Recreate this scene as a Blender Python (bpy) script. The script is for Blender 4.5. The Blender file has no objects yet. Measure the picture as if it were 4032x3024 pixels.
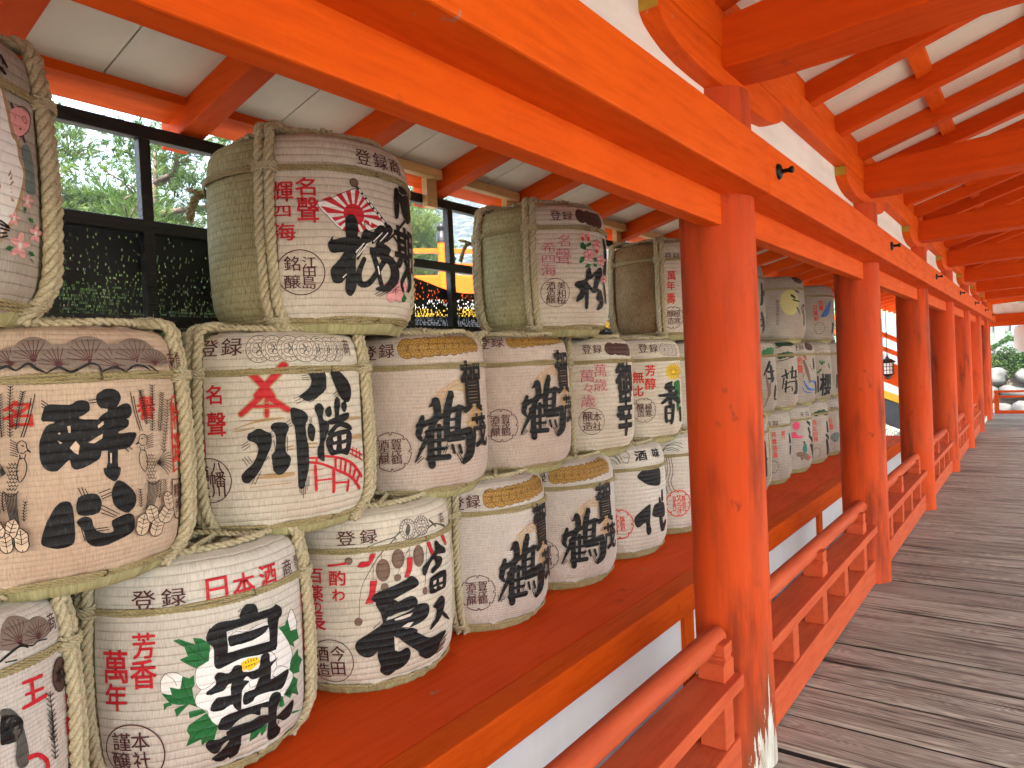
import bpy, bmesh, math, random
from math import sin, cos, pi, radians, sqrt, floor, atan2, hypot
from mathutils import Vector, Matrix, Euler
random.seed(7)
scene = bpy.context.scene
COL = scene.collection

# ---------------------------------------------------------------- camera
cam_d = bpy.data.cameras.new('camera')
cam = bpy.data.objects.new('camera', cam_d); COL.objects.link(cam)
R_ = Vector((0.79996, 0.59820, -0.04722)); U_ = Vector((0.02709, 0.04260, 0.99872)); F_ = Vector((-0.59944, 0.80022, -0.01788))
M = Matrix((R_, U_, -F_)).transposed().to_4x4()
M.translation = Vector((0.9026, -2.4584, 1.4083))
cam.matrix_world = M
cam_d.sensor_width = 36.0
cam_d.lens = 24.763
cam_d.clip_start = 0.05
cam_d.clip_end = 900
scene.camera = cam

# ---------------------------------------------------------------- world, sun, exposure
SUN_EL, SUN_AZ = radians(56), radians(164)      # azimuth from +Y towards +X (negative: towards -X)
w = bpy.data.worlds.new('World'); scene.world = w; w.use_nodes = True
nt = w.node_tree
sky = nt.nodes.new('ShaderNodeTexSky'); sky.sky_type = 'NISHITA'; sky.sun_disc = False
sky.sun_elevation = SUN_EL; sky.sun_rotation = SUN_AZ
sky.air_density = 1.6; sky.dust_density = 3.0; sky.ozone_density = 1.0
bg = nt.nodes['Background']; bg.inputs['Strength'].default_value = 0.15
nt.links.new(sky.outputs['Color'], bg.inputs['Color'])
sun_d = bpy.data.lights.new('sun', 'SUN'); sun_d.energy = 3.0; sun_d.angle = radians(0.6); sun_d.color = (1.0, 0.95, 0.87)
sun = bpy.data.objects.new('sun', sun_d); COL.objects.link(sun)
sd = Vector((sin(SUN_AZ) * cos(SUN_EL), cos(SUN_AZ) * cos(SUN_EL), sin(SUN_EL)))
sun.rotation_euler = sd.to_track_quat('Z', 'Y').to_euler()
sun.location = (0, 0, 12)
vs = scene.view_settings
scene.display_settings.display_device = 'sRGB'
vs.view_transform = 'Standard'; vs.look = 'None'; vs.exposure = 3.28; vs.gamma = 1.0; vs.use_curve_mapping = False
cy = scene.cycles
cy.max_bounces = 10; cy.diffuse_bounces = 6; cy.glossy_bounces = 4; cy.transparent_max_bounces = 12
cy.use_denoising = True
cy.sample_clamp_indirect = 8.0
try: cy.denoiser = 'OPENIMAGEDENOISE'
except Exception: pass

# ---------------------------------------------------------------- helpers
class MB:
    """collects geometry for ONE mesh object"""
    def __init__(self):
        self.v = []; self.f = []; self.uv = []; self.mi = []; self.has_uv = False; self.rnd = []
    def face(self, pts, uvs=None, mi=0, rnd=0.5):
        b = len(self.v); self.v += [tuple(p) for p in pts]
        self.f.append(tuple(range(b, b + len(pts)))); self.mi.append(mi); self.rnd.append(rnd)
        if uvs: self.has_uv = True
        self.uv.append(uvs or [(0.0, 0.0)] * len(pts))
    def raw(self, verts, faces, mi=0, uvs=None, rnd=0.5):
        b = len(self.v); self.v += [tuple(p) for p in verts]
        for f in faces:
            self.f.append(tuple(b + i for i in f)); self.mi.append(mi); self.rnd.append(rnd)
            if uvs is not None:
                self.has_uv = True; self.uv.append([uvs[i] for i in f])
            else: self.uv.append([(0.0, 0.0)] * len(f))
    def box(self, x0, x1, y0, y1, z0, z1, mi=0, rnd=0.5):
        v = [(x0,y0,z0),(x1,y0,z0),(x1,y1,z0),(x0,y1,z0),(x0,y0,z1),(x1,y0,z1),(x1,y1,z1),(x0,y1,z1)]
        self.raw(v, [(0,3,2,1),(4,5,6,7),(0,1,5,4),(1,2,6,5),(2,3,7,6),(3,0,4,7)], mi, None, rnd)
    def prism(self, poly, axis, a0, a1, mi=0):
        """poly: list of 2-D points, extruded along axis ('x','y','z') from a0 to a1"""
        n = len(poly)
        def P(p, a):
            if axis == 'y': return (p[0], a, p[1])
            if axis == 'x': return (a, p[0], p[1])
            return (p[0], p[1], a)
        v = [P(p, a0) for p in poly] + [P(p, a1) for p in poly]
        f = [tuple(range(n)), tuple(range(2*n-1, n-1, -1))]
        f += [(i, i+n, (i+1) % n + n, (i+1) % n) for i in range(n)]
        self.raw(v, f, mi)
    def lathe(self, prof, n=24, th0=0.0, th1=2*pi, cx=0, cy=0, mi=0, axis='z'):
        full = abs(th1 - th0 - 2*pi) < 1e-6
        m = n if full else n + 1
        v = []; 
        for (r, z) in prof:
            for i in range(m):
                t = th0 + (th1 - th0) * i / n
                p = (cx + r*cos(t), cy + r*sin(t), z)
                if axis == 'y': p = (cx + r*cos(t), z, cy + r*sin(t))
                if axis == 'x': p = (z, cx + r*cos(t), cy + r*sin(t))
                v.append(p)
        f = []
        for k in range(len(prof)-1):
            for i in range(n):
                j = (i+1) % m
                f.append((k*m+i, k*m+j, (k+1)*m+j, (k+1)*m+i))
        self.raw(v, f, mi)
    def tube(self, pts, rad, n=6, cap=True, closed=False, mi=0):
        """tube along pts; rad a number or a list"""
        N = len(pts); P = [Vector(p) for p in pts]
        v = []; up = Vector((0.13, 0.21, 0.97)).normalized(); prev = None
        for i in range(N):
            a = P[(i-1) % N] if (closed or i > 0) else P[i]
            b = P[(i+1) % N] if (closed or i < N-1) else P[i]
            d = (b - a)
            d = d.normalized() if d.length > 1e-9 else Vector((0,0,1))
            if prev is None:
                s = d.cross(up)
                if s.length < 1e-3: s = d.cross(Vector((1,0,0)))
                s.normalize()
            else:
                s = prev - d * prev.dot(d)
                if s.length < 1e-6: s = d.cross(up)
                s.normalize()
            prev = s; t = d.cross(s)
            r = rad[i] if isinstance(rad, (list, tuple)) else rad
            for k in range(n):
                an = 2*pi*k/n
                v.append(P[i] + (s*cos(an) + t*sin(an)) * r)
        f = []
        for i in range(N if closed else N-1):
            j = (i+1) % N
            for k in range(n):
                l = (k+1) % n
                f.append((i*n+k, i*n+l, j*n+l, j*n+k))
        if cap and not closed:
            f.append(tuple(range(n-1, -1, -1))); f.append(tuple((N-1)*n + k for k in range(n)))
        self.raw(v, f, mi)
    def build(self, name, mats, parent=None, loc=(0,0,0), smooth=False, bevel=0.0, kind=None, auto=None):
        me = bpy.data.meshes.new(name)
        me.from_pydata(self.v, [], self.f)
        if not isinstance(mats, (list, tuple)): mats = [mats]
        for m in mats: me.materials.append(m)
        if len(mats) > 1: me.polygons.foreach_set('material_index', self.mi)
        if self.has_uv:
            ul = me.uv_layers.new(name='UVMap')
            flat = [c for f in self.uv for p in f for c in p]
            ul.data.foreach_set('uv', flat)
        if any(r != 0.5 for r in self.rnd):
            at = me.attributes.new('rnd', 'FLOAT', 'FACE'); at.data.foreach_set('value', self.rnd)
        if smooth: me.polygons.foreach_set('use_smooth', [True]*len(me.polygons))
        me.validate(clean_customdata=False); me.update()
        o = bpy.data.objects.new(name, me); COL.objects.link(o)
        o.location = loc
        if parent: o.parent = parent
        if smooth and auto:
            md = o.modifiers.new('split', 'EDGE_SPLIT'); md.split_angle = radians(auto)
        if bevel:
            md = o.modifiers.new('bevel', 'BEVEL'); md.width = bevel; md.segments = 2; md.limit_method = 'ANGLE'; md.angle_limit = radians(40)
        if kind: o['kind'] = kind
        return o

def tag(o, label, cat, group=None):
    o['label'] = label; o['category'] = cat
    if group: o['group'] = group
    return o
def thing(name, label, cat, loc=(0,0,0), rz=0.0, group=None):
    o = bpy.data.objects.new(name, None); COL.objects.link(o)
    o.empty_display_size = 0.05
    o.location = loc; o.rotation_euler = (0, 0, rz)
    return tag(o, label, cat, group)
def copy_part(src, parent, loc=None):
    c = src.copy(); COL.objects.link(c); c.parent = parent
    if loc is not None: c.location = loc
    for ch in src.children:
        d = ch.copy(); COL.objects.link(d); d.parent = c
    return c
def dup(root, loc, label, rz=None):
    r = root.copy(); COL.objects.link(r); r.location = loc; r['label'] = label
    if rz is not None: r.rotation_euler = (0, 0, rz)
    for ch in list(root.children): copy_part(ch, r)
    return r

# ---------------------------------------------------------------- materials
class NT:
    def __init__(self, name):
        self.m = bpy.data.materials.new(name); self.m.use_nodes = True
        self.t = self.m.node_tree; self.b = self.t.nodes['Principled BSDF']
        self.out = self.t.nodes['Material Output']
    def n(self, typ, ins=None, **kw):
        nd = self.t.nodes.new('ShaderNode' + typ)
        for k, v in kw.items(): setattr(nd, k, v)
        for k, v in (ins or {}).items(): self.s(nd.inputs[k], v)
        return nd
    def s(self, sock, v):
        if isinstance(v, bpy.types.NodeSocket): self.t.links.new(v, sock)
        else: sock.default_value = v
    def coord(self, which='Object', scale=(1,1,1)):
        c = self.n('TexCoord').outputs[which]
        mp = self.n('Mapping', {'Vector': c}); mp.inputs['Scale'].default_value = scale
        return mp.outputs[0]
    def noise(self, vec, scale, detail=4, rough=0.55, dist=0.0):
        return self.n('TexNoise', {'Vector': vec, 'Scale': scale, 'Detail': detail, 'Roughness': rough, 'Distortion': dist}).outputs[0]
    def ramp(self, fac, stops):
        r = self.n('ValToRGB', {'Fac': fac}); e = r.color_ramp.elements
        while len(e) < len(stops): e.new(0.5)
        for el, (p, c) in zip(e, stops):
            el.position = p
            el.color = (c, c, c, 1) if isinstance(c, (int, float)) else (c[0], c[1], c[2], 1)
        return r.outputs[0]
    def mix(self, fac, a, b, mode='MIX'):
        nd = self.n('MixRGB', None, blend_type=mode)
        self.s(nd.inputs[0], fac); 
        self.s(nd.inputs[1], a if not isinstance(a, tuple) else (*a, 1)); self.s(nd.inputs[2], b if not isinstance(b, tuple) else (*b, 1))
        return nd.outputs[0]
    def math(self, op, a, b=0.0, clamp=False):
        nd = self.n('Math', None, operation=op, use_clamp=clamp); self.s(nd.inputs[0], a); self.s(nd.inputs[1], b); return nd.outputs[0]
    def bump(self, h, strength=0.3, dist=0.01, normal=None):
        nd = self.n('Bump', {'Height': h, 'Strength': strength, 'Distance': dist})
        if normal is not None: self.s(nd.inputs['Normal'], normal)
        return nd.outputs[0]
    def set(self, color=None, rough=None, normal=None, **kw):
        if color is not None: self.s(self.b.inputs['Base Color'], color if not isinstance(color, tuple) else (*color, 1))
        if rough is not None: self.s(self.b.inputs['Roughness'], rough)
        if normal is not None: self.s(self.b.inputs['Normal'], normal)
        for k, v in kw.items(): self.s(self.b.inputs[k.replace('_', ' ')], v)
        return self.m

def painted_wood(name, axis, base=(0.72, 0.100, 0.0045), dark=(0.44, 0.042, 0.003), wear=0.35, streak=None, peel=False, chips=False):
    """vermilion lacquer on timber; axis = direction of the grain"""
    t = NT(name)
    sc = {'x': (1.2, 14, 14), 'y': (14, 1.2, 14), 'z': (14, 14, 1.2)}[axis]
    g = t.coord('Object', sc)
    big = t.noise(t.coord('Object'), 2.3, 3)
    gr = t.noise(g, 3.0, 6, 0.62)
    col = t.mix(t.ramp(big, [(0.35, 0), (0.7, 1)]), base, (base[0]*0.90, base[1]*0.82, base[2]*0.9))
    col = t.mix(t.math('MULTIPLY', t.ramp(gr, [(0.46, 0), (0.72, 1)]), wear), col, dark)
    knot = t.noise(t.coord('Object'), 9.0, 2)
    col = t.mix(t.math('MULTIPLY', t.ramp(knot, [(0.70, 0), (0.78, 1)]), 0.35), col, (0.16, 0.03, 0.012))
    if streak:
        s1 = t.noise(t.coord('Object', (7, 7, 0.8)), 2.2, 5, 0.6)
        s2 = t.noise(t.coord('Object', (1, 1, 0.5)), 1.7, 2)
        s2b = t.noise(t.coord('Object', (2.6, 2.6, 0.55)), 1.9, 4, 0.6)
        m = t.math('MULTIPLY', t.ramp(s1, [(0.45, 0), (0.60, 1)]), t.ramp(s2b, [(0.42, 0), (0.57, 1)]))
        spn = t.noise(t.coord('Object', (3, 3, 1.4)), 4.2, 6, 0.7)
        m = t.math('MAXIMUM', m, t.math('MULTIPLY', t.ramp(spn, [(0.62, 0), (0.68, 1)]), 0.9))
        col = t.mix(t.math('MULTIPLY', m, streak), col, (0.10, 0.022, 0.012))
        s3 = t.noise(t.coord('Object', (1.5, 1.5, 0.7)), 2.0, 4)
        col = t.mix(t.math('MULTIPLY', t.ramp(s3, [(0.45, 0), (0.7, 1)]), 0.55), col, (0.47, 0.085, 0.040))
    if chips:
        c1 = t.noise(t.coord('Object'), 5.5, 8, 0.7)
        c2 = t.noise(t.coord('Object'), 0.9, 2)
        mm = t.math('MULTIPLY', t.ramp(c1, [(0.665, 0), (0.68, 1)]), t.ramp(c2, [(0.5, 0), (0.58, 1)]))
        col = t.mix(mm, col, (0.40, 0.22, 0.15))
    h = t.math('ADD', t.math('MULTIPLY', gr, 0.6), t.math('MULTIPLY', t.noise(t.coord('Object'), 60, 3), 0.25))
    rough = t.ramp(gr, [(0.3, 0.50), (0.8, 0.70)])
    if peel:
        ob = t.n('TexCoord').outputs['Object']; sp = t.n('SeparateXYZ', {'Vector': ob})
        pn = t.noise(t.coord('Object', (16, 16, 1.7)), 2.2, 8, 0.72)
        p2 = t.noise(t.coord('Object', (5, 5, 2.5)), 2.0, 4, 0.6)
        # bare patch: low on the side towards the deck, ragged and streaky upwards
        hgt = t.math('MULTIPLY', sp.outputs['Z'], 1.55)
        dx = t.math('SUBTRACT', sp.outputs['X'], 0.126); dy = t.math('ADD', sp.outputs['Y'], 0.030)
        dd = t.math('MULTIPLY', t.math('SQRT', t.math('ADD', t.math('MULTIPLY', dx, dx), t.math('MULTIPLY', dy, dy))), 5.2)
        v = t.math('SUBTRACT', t.math('ADD', t.math('MULTIPLY', pn, 1.25), t.math('MULTIPLY', p2, 0.35)), t.math('ADD', hgt, dd))
        pm = t.ramp(v, [(0.39, 0), (0.405, 1)])
        dm = t.ramp(v, [(0.02, 0), (0.40, 1)])
        col = t.mix(t.math('MULTIPLY', dm, 0.75), col, (0.14, 0.055, 0.025))
        col = t.mix(pm, col, t.mix(t.ramp(pn, [(0.4, 0), (0.65, 1)]), (0.40, 0.33, 0.25), (0.74, 0.70, 0.62)))
        h = t.math('ADD', h, t.math('MULTIPLY', pm, -1.0))
    return t.set(col, rough, t.bump(h, 0.22, 0.01), **{'Specular_IOR_Level': 0.08})

MAT = {}
MAT['red_x'] = painted_wood('vermilion_x', 'x', base=(0.67, 0.080, 0.004), wear=0.45)  # same paint as red_y; roof cavity shade put into this darker, redder base
MAT['red_y'] = painted_wood('vermilion_y', 'y', wear=0.5, chips=True)
MAT['red_z'] = painted_wood('vermilion_z', 'z')
MAT['red_top'] = painted_wood('vermilion_shelf', 'y', base=(0.78, 0.082, 0.008), dark=(0.52, 0.045, 0.006), wear=0.35, chips=True)
MAT['red_rail'] = painted_wood('vermilion_weathered', 'y', base=(0.56, 0.095, 0.032), dark=(0.33, 0.050, 0.020), wear=0.5)
MAT['pillar'] = painted_wood('vermilion_pillar', 'z', base=(0.60, 0.070, 0.012), streak=0.72)
MAT['pillar_peel'] = painted_wood('vermilion_pillar_peeling', 'z', base=(0.60, 0.070, 0.012), streak=0.62, peel=True)

def simple(name, color, rough=0.6, nscale=8, amt=0.15, bump=0.1, metal=0.0, stretch=(1,1,1), grime=0.0):
    t = NT(name)
    nz = t.noise(t.coord('Object', stretch), nscale, 5)
    c = t.mix(t.ramp(nz, [(0.3, 0), (0.75, 1)]), tuple(min(1, x*(1+amt)) for x in color), tuple(x*(1-amt) for x in color))
    if grime:
        g1 = t.noise(t.coord('Object', (1, 1, 0.4)), 3.1, 6, 0.65); g2 = t.noise(t.coord('Object'), 0.8, 2)
        c = t.mix(t.math('MULTIPLY', t.math('MULTIPLY', t.ramp(g1, [(0.45, 0), (0.72, 1)]), t.ramp(g2, [(0.38, 0), (0.62, 1)])), grime), c, (color[0]*.5, color[1]*.42, color[2]*.34))
    return t.set(c, rough, t.bump(nz, bump, 0.01), Metallic=metal)
MAT['plaster'] = simple('white_plaster', (0.74, 0.72, 0.66), 0.8, 6, 0.10, 0.25, stretch=(1, 0.25, 3), grime=0.45)
MAT['ceiling'] = simple('ceiling_board_paint', (0.72, 0.68, 0.57), 0.6, 4, 0.06, 0.08, grime=0.35)
MAT['panel'] = simple('white_panel_paint', (0.84, 0.86, 0.89), 0.6, 3, 0.03, 0.06, grime=0.22)
MAT['black_wood'] = simple('black_stained_timber', (0.012, 0.011, 0.010), 0.55, 6, 0.5, 0.5, stretch=(12, 2, 12))
MAT['yellow'] = simple('yellow_end_paint', (0.36, 0.22, 0.012), 0.55, 14, 0.3, 0.2)
MAT['iron'] = simple('black_iron', (0.012, 0.011, 0.012), 0.4, 30, 0.3, 0.2, metal=0.6)
MAT['pale_wood'] = simple('unpainted_cedar', (0.62, 0.40, 0.17), 0.55, 3, 0.18, 0.1, stretch=(1.5, 1.5, 12))
MAT['bark'] = simple('shingle_edge', (0.20, 0.115, 0.055), 0.85, 5, 0.4, 0.8, stretch=(3, 30, 3))
MAT['grey_board'] = simple('weathered_door_board', (0.17, 0.135, 0.11), 0.8, 4, 0.4, 0.5, stretch=(14, 14, 1.2))

def deck_mat():
    t = NT('weathered_deck')
    at = t.n('Attribute', None, attribute_name='rnd').outputs['Fac']
    ob = t.n('TexCoord').outputs['Object']
    off = t.n('CombineXYZ', {'X': t.math('MULTIPLY', at, 37.0), 'Y': t.math('MULTIPLY', at, 11.0)}).outputs[0]
    v = t.n('VectorMath', {0: ob, 1: off}, operation='ADD').outputs[0]
    mp = t.n('Mapping', {'Vector': v}); mp.inputs['Scale'].default_value = (1.1, 15, 6)
    warp = t.noise(v, 1.1, 3)
    g1 = t.noise(mp.outputs[0], 2.6, 7, 0.68, 0.55)
    mp2 = t.n('Mapping', {'Vector': v}); mp2.inputs['Scale'].default_value = (0.55, 4.2, 2)
    ring = t.n('TexNoise', {'Vector': mp2.outputs[0], 'Scale': 1.9, 'Detail': 2.0, 'Roughness': 0.4, 'Distortion': 0.8}).outputs[0]
    lines = t.math('SINE', t.math('MULTIPLY', ring, 165.0))
    lines = t.ramp(t.math('ADD', t.math('MULTIPLY', lines, 0.5), 0.5), [(0.0, 0), (0.9, 1)])
    fine = t.noise(t.n('Mapping', {'Vector': v, 'Scale': (3, 130, 20)}).outputs[0], 3.0, 4, 0.6)
    c = t.mix(t.ramp(g1, [(0.30, 0), (0.72, 1)]), (0.28, 0.235, 0.178), (0.60, 0.53, 0.42))
    c = t.mix(t.math('MULTIPLY', lines, 0.42), c, (0.095, 0.066, 0.050))
    c = t.mix(t.math('MULTIPLY', t.ramp(fine, [(0.5, 0), (0.7, 1)]), 0.45), c, (0.46, 0.38, 0.31))
    dk = t.noise(t.n('Mapping', {'Vector': v, 'Scale': (0.9, 7, 2)}).outputs[0], 1.6, 5, 0.6)
    c = t.mix(t.math('MULTIPLY', t.ramp(dk, [(0.52, 0), (0.68, 1)]), 0.66), c, (0.075, 0.050, 0.038))
    c = t.mix(t.math('MULTIPLY', t.math('SUBTRACT', at, 0.5), 0.9, ), c, (0.10, 0.075, 0.060))
    ck = t.noise(t.n('Mapping', {'Vector': v, 'Scale': (0.42, 26, 3)}).outputs[0], 1.3, 3, 0.5)
    crack = t.ramp(t.math('ABSOLUTE', t.math('SUBTRACT', ck, 0.5)), [(0.012, 1), (0.035, 0)])
    c = t.mix(t.math('MULTIPLY', crack, t.ramp(dk, [(0.40, 0), (0.52, 0.9)])), c, (0.030, 0.020, 0.016))
    h = t.math('ADD', t.math('MULTIPLY', lines, -0.35), t.math('ADD', g1, t.math('MULTIPLY', fine, 0.3)))
    return t.set(c, t.ramp(g1, [(0.2, 0.5), (0.8, 0.72)]), t.bump(h, 0.55, 0.006), Specular_IOR_Level=0.3)
MAT['deck'] = deck_mat()

def ground_mat():
    t = NT('sandy_ground'); n1 = t.noise(t.coord('Object'), 0.35, 5); n2 = t.noise(t.coord('Object'), 9, 5)
    c = t.mix(t.ramp(n1, [(0.35, 0), (0.7, 1)]), (0.26, 0.235, 0.195), (0.17, 0.16, 0.135))
    c = t.mix(t.math('MULTIPLY', n2, 0.4), c, (0.12, 0.11, 0.09))
    return t.set(c, 0.9, t.bump(n2, 0.5, 0.03))
MAT['ground'] = ground_mat()
MAT['deck_edge'] = simple('deck_plank_edges', (0.030, 0.022, 0.017), 0.9, 9, 0.5, 0.5)
# ================================================================ ground and deck
m = MB(); m.box(-400, 400, -300, 600, -1.3, -0.62)
m.build('ground', MAT['ground'], kind='structure')
m = MB(); y = -4.03; rr = random.Random(3)
while y < 16.2:
    wd = 0.268 + rr.random() * 0.055
    g = 0.012 + rr.random() * 0.013
    # each plank: a thin slab with slightly uneven height and worn edges
    dz = (rr.random() - .5) * 0.013; tl = (rr.random() - .5) * 0.010
    x0, x1 = -0.14, 3.3
    y0, y1 = y + g/2, y + wd - g/2
    N = 28; top = []
    pr = rr.random()
    wv = [rr.random()*6.28 for _ in range(4)]
    rows = []
    for i in range(N+1):
        x = x0 + (x1-x0)*i/N
        e0 = 0.004*sin(x*2.1+wv[0]) + 0.0025*sin(x*6.3+wv[1]); e1 = 0.004*sin(x*1.7+wv[2]) + 0.0025*sin(x*5.9+wv[3])
        z = dz
        rows.append([(x, y0+e0, z-0.05), (x, y0+e0, z-0.011), (x, y0+e0+0.013, z+tl), (x, (y0+y1)/2, z+0.001), (x, y1+e1-0.013, z-tl), (x, y1+e1, z-0.012), (x, y1+e1, z-0.05)])
    V = [p for r in rows for p in r]
    for mi_, ks in ((0, (1, 2, 3, 4)), (1, (0, 5))):
        m.raw(V, [(i*7+k, i*7+7+k, i*7+8+k, i*7+1+k) for i in range(N) for k in ks], mi_, None, 0.02 + 0.96*pr)
    y += wd
m.box(-0.14, 3.3, -14.0, -4.06, -0.05, 0.0)
m.build('deck', [MAT['deck'], MAT['deck_edge']], kind='structure')
m = MB(); m.box(-0.14, 3.3, -14.0, 16.2, -0.30, -0.075)
m.build('deck_bed', simple('dark_joists', (0.035, 0.024, 0.018), 0.9), kind='structure')

# ================================================================ covered walkway
walk = thing('covered_walkway', 'vermilion timber covered walkway with round pillars, heavy beams, rafters and white ceiling boards', 'covered walkway', (0, 0, 0))
S = 2.4; PR = 0.131
PY = [k*S for k in range(0, 7)]
def pillar_mb(h=2.335):
    b = MB(); b.lathe([(PR*1.02, 0.0), (PR*1.02, 0.01), (PR, 0.4), (PR*0.985, h-0.02), (PR*0.97, h), (0, h)], 40); return b
first = None
for k, y in enumerate(PY):
    if k == 0:
        o = pillar_mb().build('pillar', MAT['pillar_peel'], walk, (0, y, 0), smooth=True, auto=40)
        o['label'] = 'pillar with paint peeled to bare pale wood at its foot'
    elif first is None:
        o = first = pillar_mb().build('pillar', MAT['pillar'], walk, (0, y, 0), smooth=True, auto=40)
    else:
        o = copy_part(first, walk, (0, y, 0)); o.rotation_euler = (0, 0, k*1.3)
for y in PY + [-2.4]:                       # the far row of pillars across the deck
    o = copy_part(first, walk, (3.0, y, 0)); o.rotation_euler = (0, 0, y + 2)
# head beams (lower front face z 1.97..2.145), in three lengths with iron nail covers
def nailcover(parent, loc):
    b = MB(); b.lathe([(0.0, 0.014), (0.016, 0.013), (0.026, 0.008), (0.0285, 0.0)], 18, axis='x')
    c = b.build('nail_cover', MAT['iron'], parent, loc, smooth=True)
    k = MB(); k.lathe([(0.0075, 0.0), (0.0075, 0.026), (0.011, 0.028), (0.013, 0.038), (0.008, 0.042), (0, 0.043)], 12, axis='x')
    k.build('knob', MAT['iron'], c, (0.010, 0.004, 0), smooth=True)
BX0, BX1, BZ0, BZ1 = 0.02, 0.187, 1.970, 2.146
for (y0, y1, ks) in ((-14.0, 0.016, ()), (0.018, 7.24, (0, 1, 2, 3)), (7.242, 15.85, (4, 5, 6))):
    yc = (y0+y1)/2
    b = MB(); n = max(1, int((y1-y0)/0.6))
    b.box(BX0, BX1, y0-yc, y1-yc, BZ0, BZ1)
    o = b.build('head_beam', MAT['red_y'], walk, (0, yc, 0), bevel=0.006)
    for k in ks: nailcover(o, (BX1, PY[k]+0.09-yc, 2.075) if k else (BX1, 0.115-yc, 2.065))
# tie rails passing through the pillars
for k in range(-2, 6):
    y0, y1 = k*S + 0.05, (k+1)*S - 0.05
    b = MB(); b.box(0.000, 0.060, y0-(y0+y1)/2, (y1-y0)/2, 1.868, 1.985)
    b.build('tie_rail', MAT['red_y'], walk, (0, (y0+y1)/2, 0), bevel=0.005)
# plaster between head beam and purlin
for k in range(-5, 6):
    b = MB(); b.box(-0.03, 0.022, k*S+0.10, (k+1)*S-0.10, 2.10, 2.462)
    b.build('plaster_wall', MAT['plaster'], walk)
# purlin on brackets
for (y0, y1) in ((-14.0, 2.29), (2.292, 7.09), (7.092, 11.89), (11.892, 15.9)):
    b = MB(); b.box(-0.085, 0.086, y0-(y0+y1)/2, (y1-y0)/2, 2.458, 2.585)
    b.build('purlin', MAT['red_y'], walk, (0, (y0+y1)/2, 0), bevel=0.005)
def bracket_mb():
    # boat-shaped arm along y, centred on the pillar; end faces carry yellow paint
    pts = []
    L, H = 0.60, 0.125
    right = [(0.0, 0.0), (0.24, 0.0), (0.36, 0.004), (0.46, 0.016), (0.53, 0.034), (0.575, 0.052), (L, 0.074), (L, H)]
    prof = [(-a, b) for a, b in right[::-1]][:-1] + right
    b = MB(); b.prism(prof, 'x', -0.075, 0.082); return b
bz = 2.332
bsrc = None
for y in [-2.4] + PY:
    if bsrc is None:
        bsrc = bracket_mb().build('bracket', MAT['red_y'], walk, (0, y, bz), bevel=0.004)
        for s in (-1, 1):
            e = MB(); e.box(-0.073, 0.080, min(s*0.600, s*0.6025), max(s*0.600, s*0.6025), 0.076, 0.124)
            e.build('end_paint', MAT['yellow'], bsrc)
    else: copy_part(bsrc, walk, (0, y, bz))
# capital blocks: the pillar heads' shoulder blocks behind the bracket
# tie beams across the walk (gently arched), one over each pillar
def tie_mb(x0=0.078, x1=3.0, y=0.11):
    b = MB(); N = 24; rows = []
    for i in range(N+1):
        t = i/N; x = x0 + (x1-x0)*t
        a = 0.030*sin(pi*t) ** 0.7 if 0 < t < 1 else 0.0
        zb = 2.378 + a; zt = 2.552 + a*1.7
        if x < x0 + 0.03: zb += 0.012
        yy = y
        rows.append([(x, -yy, zb), (x, yy, zb), (x, yy, zt), (x, -yy, zt)])
    V = [p for r in rows for p in r]; F = []
    for i in range(N):
        for k in range(4):
            l = (k+1) % 4; F.append((i*4+k, i*4+4+k, i*4+4+l, i*4+l))
    F.append((0, 1, 2, 3)); F.append((N*4+3, N*4+2, N*4+1, N*4))
    b.raw(V, F); return b
tsrc = None
for y in PY + [-2.4]:
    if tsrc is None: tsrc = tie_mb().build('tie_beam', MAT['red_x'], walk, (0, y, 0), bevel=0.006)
    else: copy_part(tsrc, walk, (0, y, 0))
# rafters: right slope up to the ridge, left slope down to the eave
RW = 0.085
def rafter_right():
    b = MB(); m_ = 0.31
    pr = [(0.06, 2.586), (1.48, 2.586+m_*1.42), (1.48, 2.586+m_*1.42+0.105), (0.06, 2.586+0.105)]
    b.prism(pr, 'y', 0, RW); return b
def rafter_left():
    b = MB(); m_ = 0.240
    z = lambda x: 2.213 + (x+1.46)*m_
    pr = [(-1.462, z(-1.462)), (0.05, z(0.05)), (0.05, z(0.05)+0.095), (-1.462, z(-1.462)+0.095)]
    pr = [(-1.462, z(-1.462)+0.004), (-1.40, z(-1.40)), (0.05, z(0.05)), (0.05, z(0.05)+0.095), (-1.455, z(-1.455)+0.095)]
    b.prism(pr, 'y', 0, RW); return b
rs = ls = None
ky = -7
y = 1.055 - 0.6*7
while y < 15.8:
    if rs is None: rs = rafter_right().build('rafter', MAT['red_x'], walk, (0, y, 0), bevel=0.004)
    else: copy_part(rs, walk, (0, y, 0))
    y += 0.6
y = -1.222 - 0.6*3
while y < 15.8:
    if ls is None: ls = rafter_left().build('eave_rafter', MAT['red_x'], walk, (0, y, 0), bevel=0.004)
    else: copy_part(ls, walk, (0, y, 0))
    y += 0.6
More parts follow.
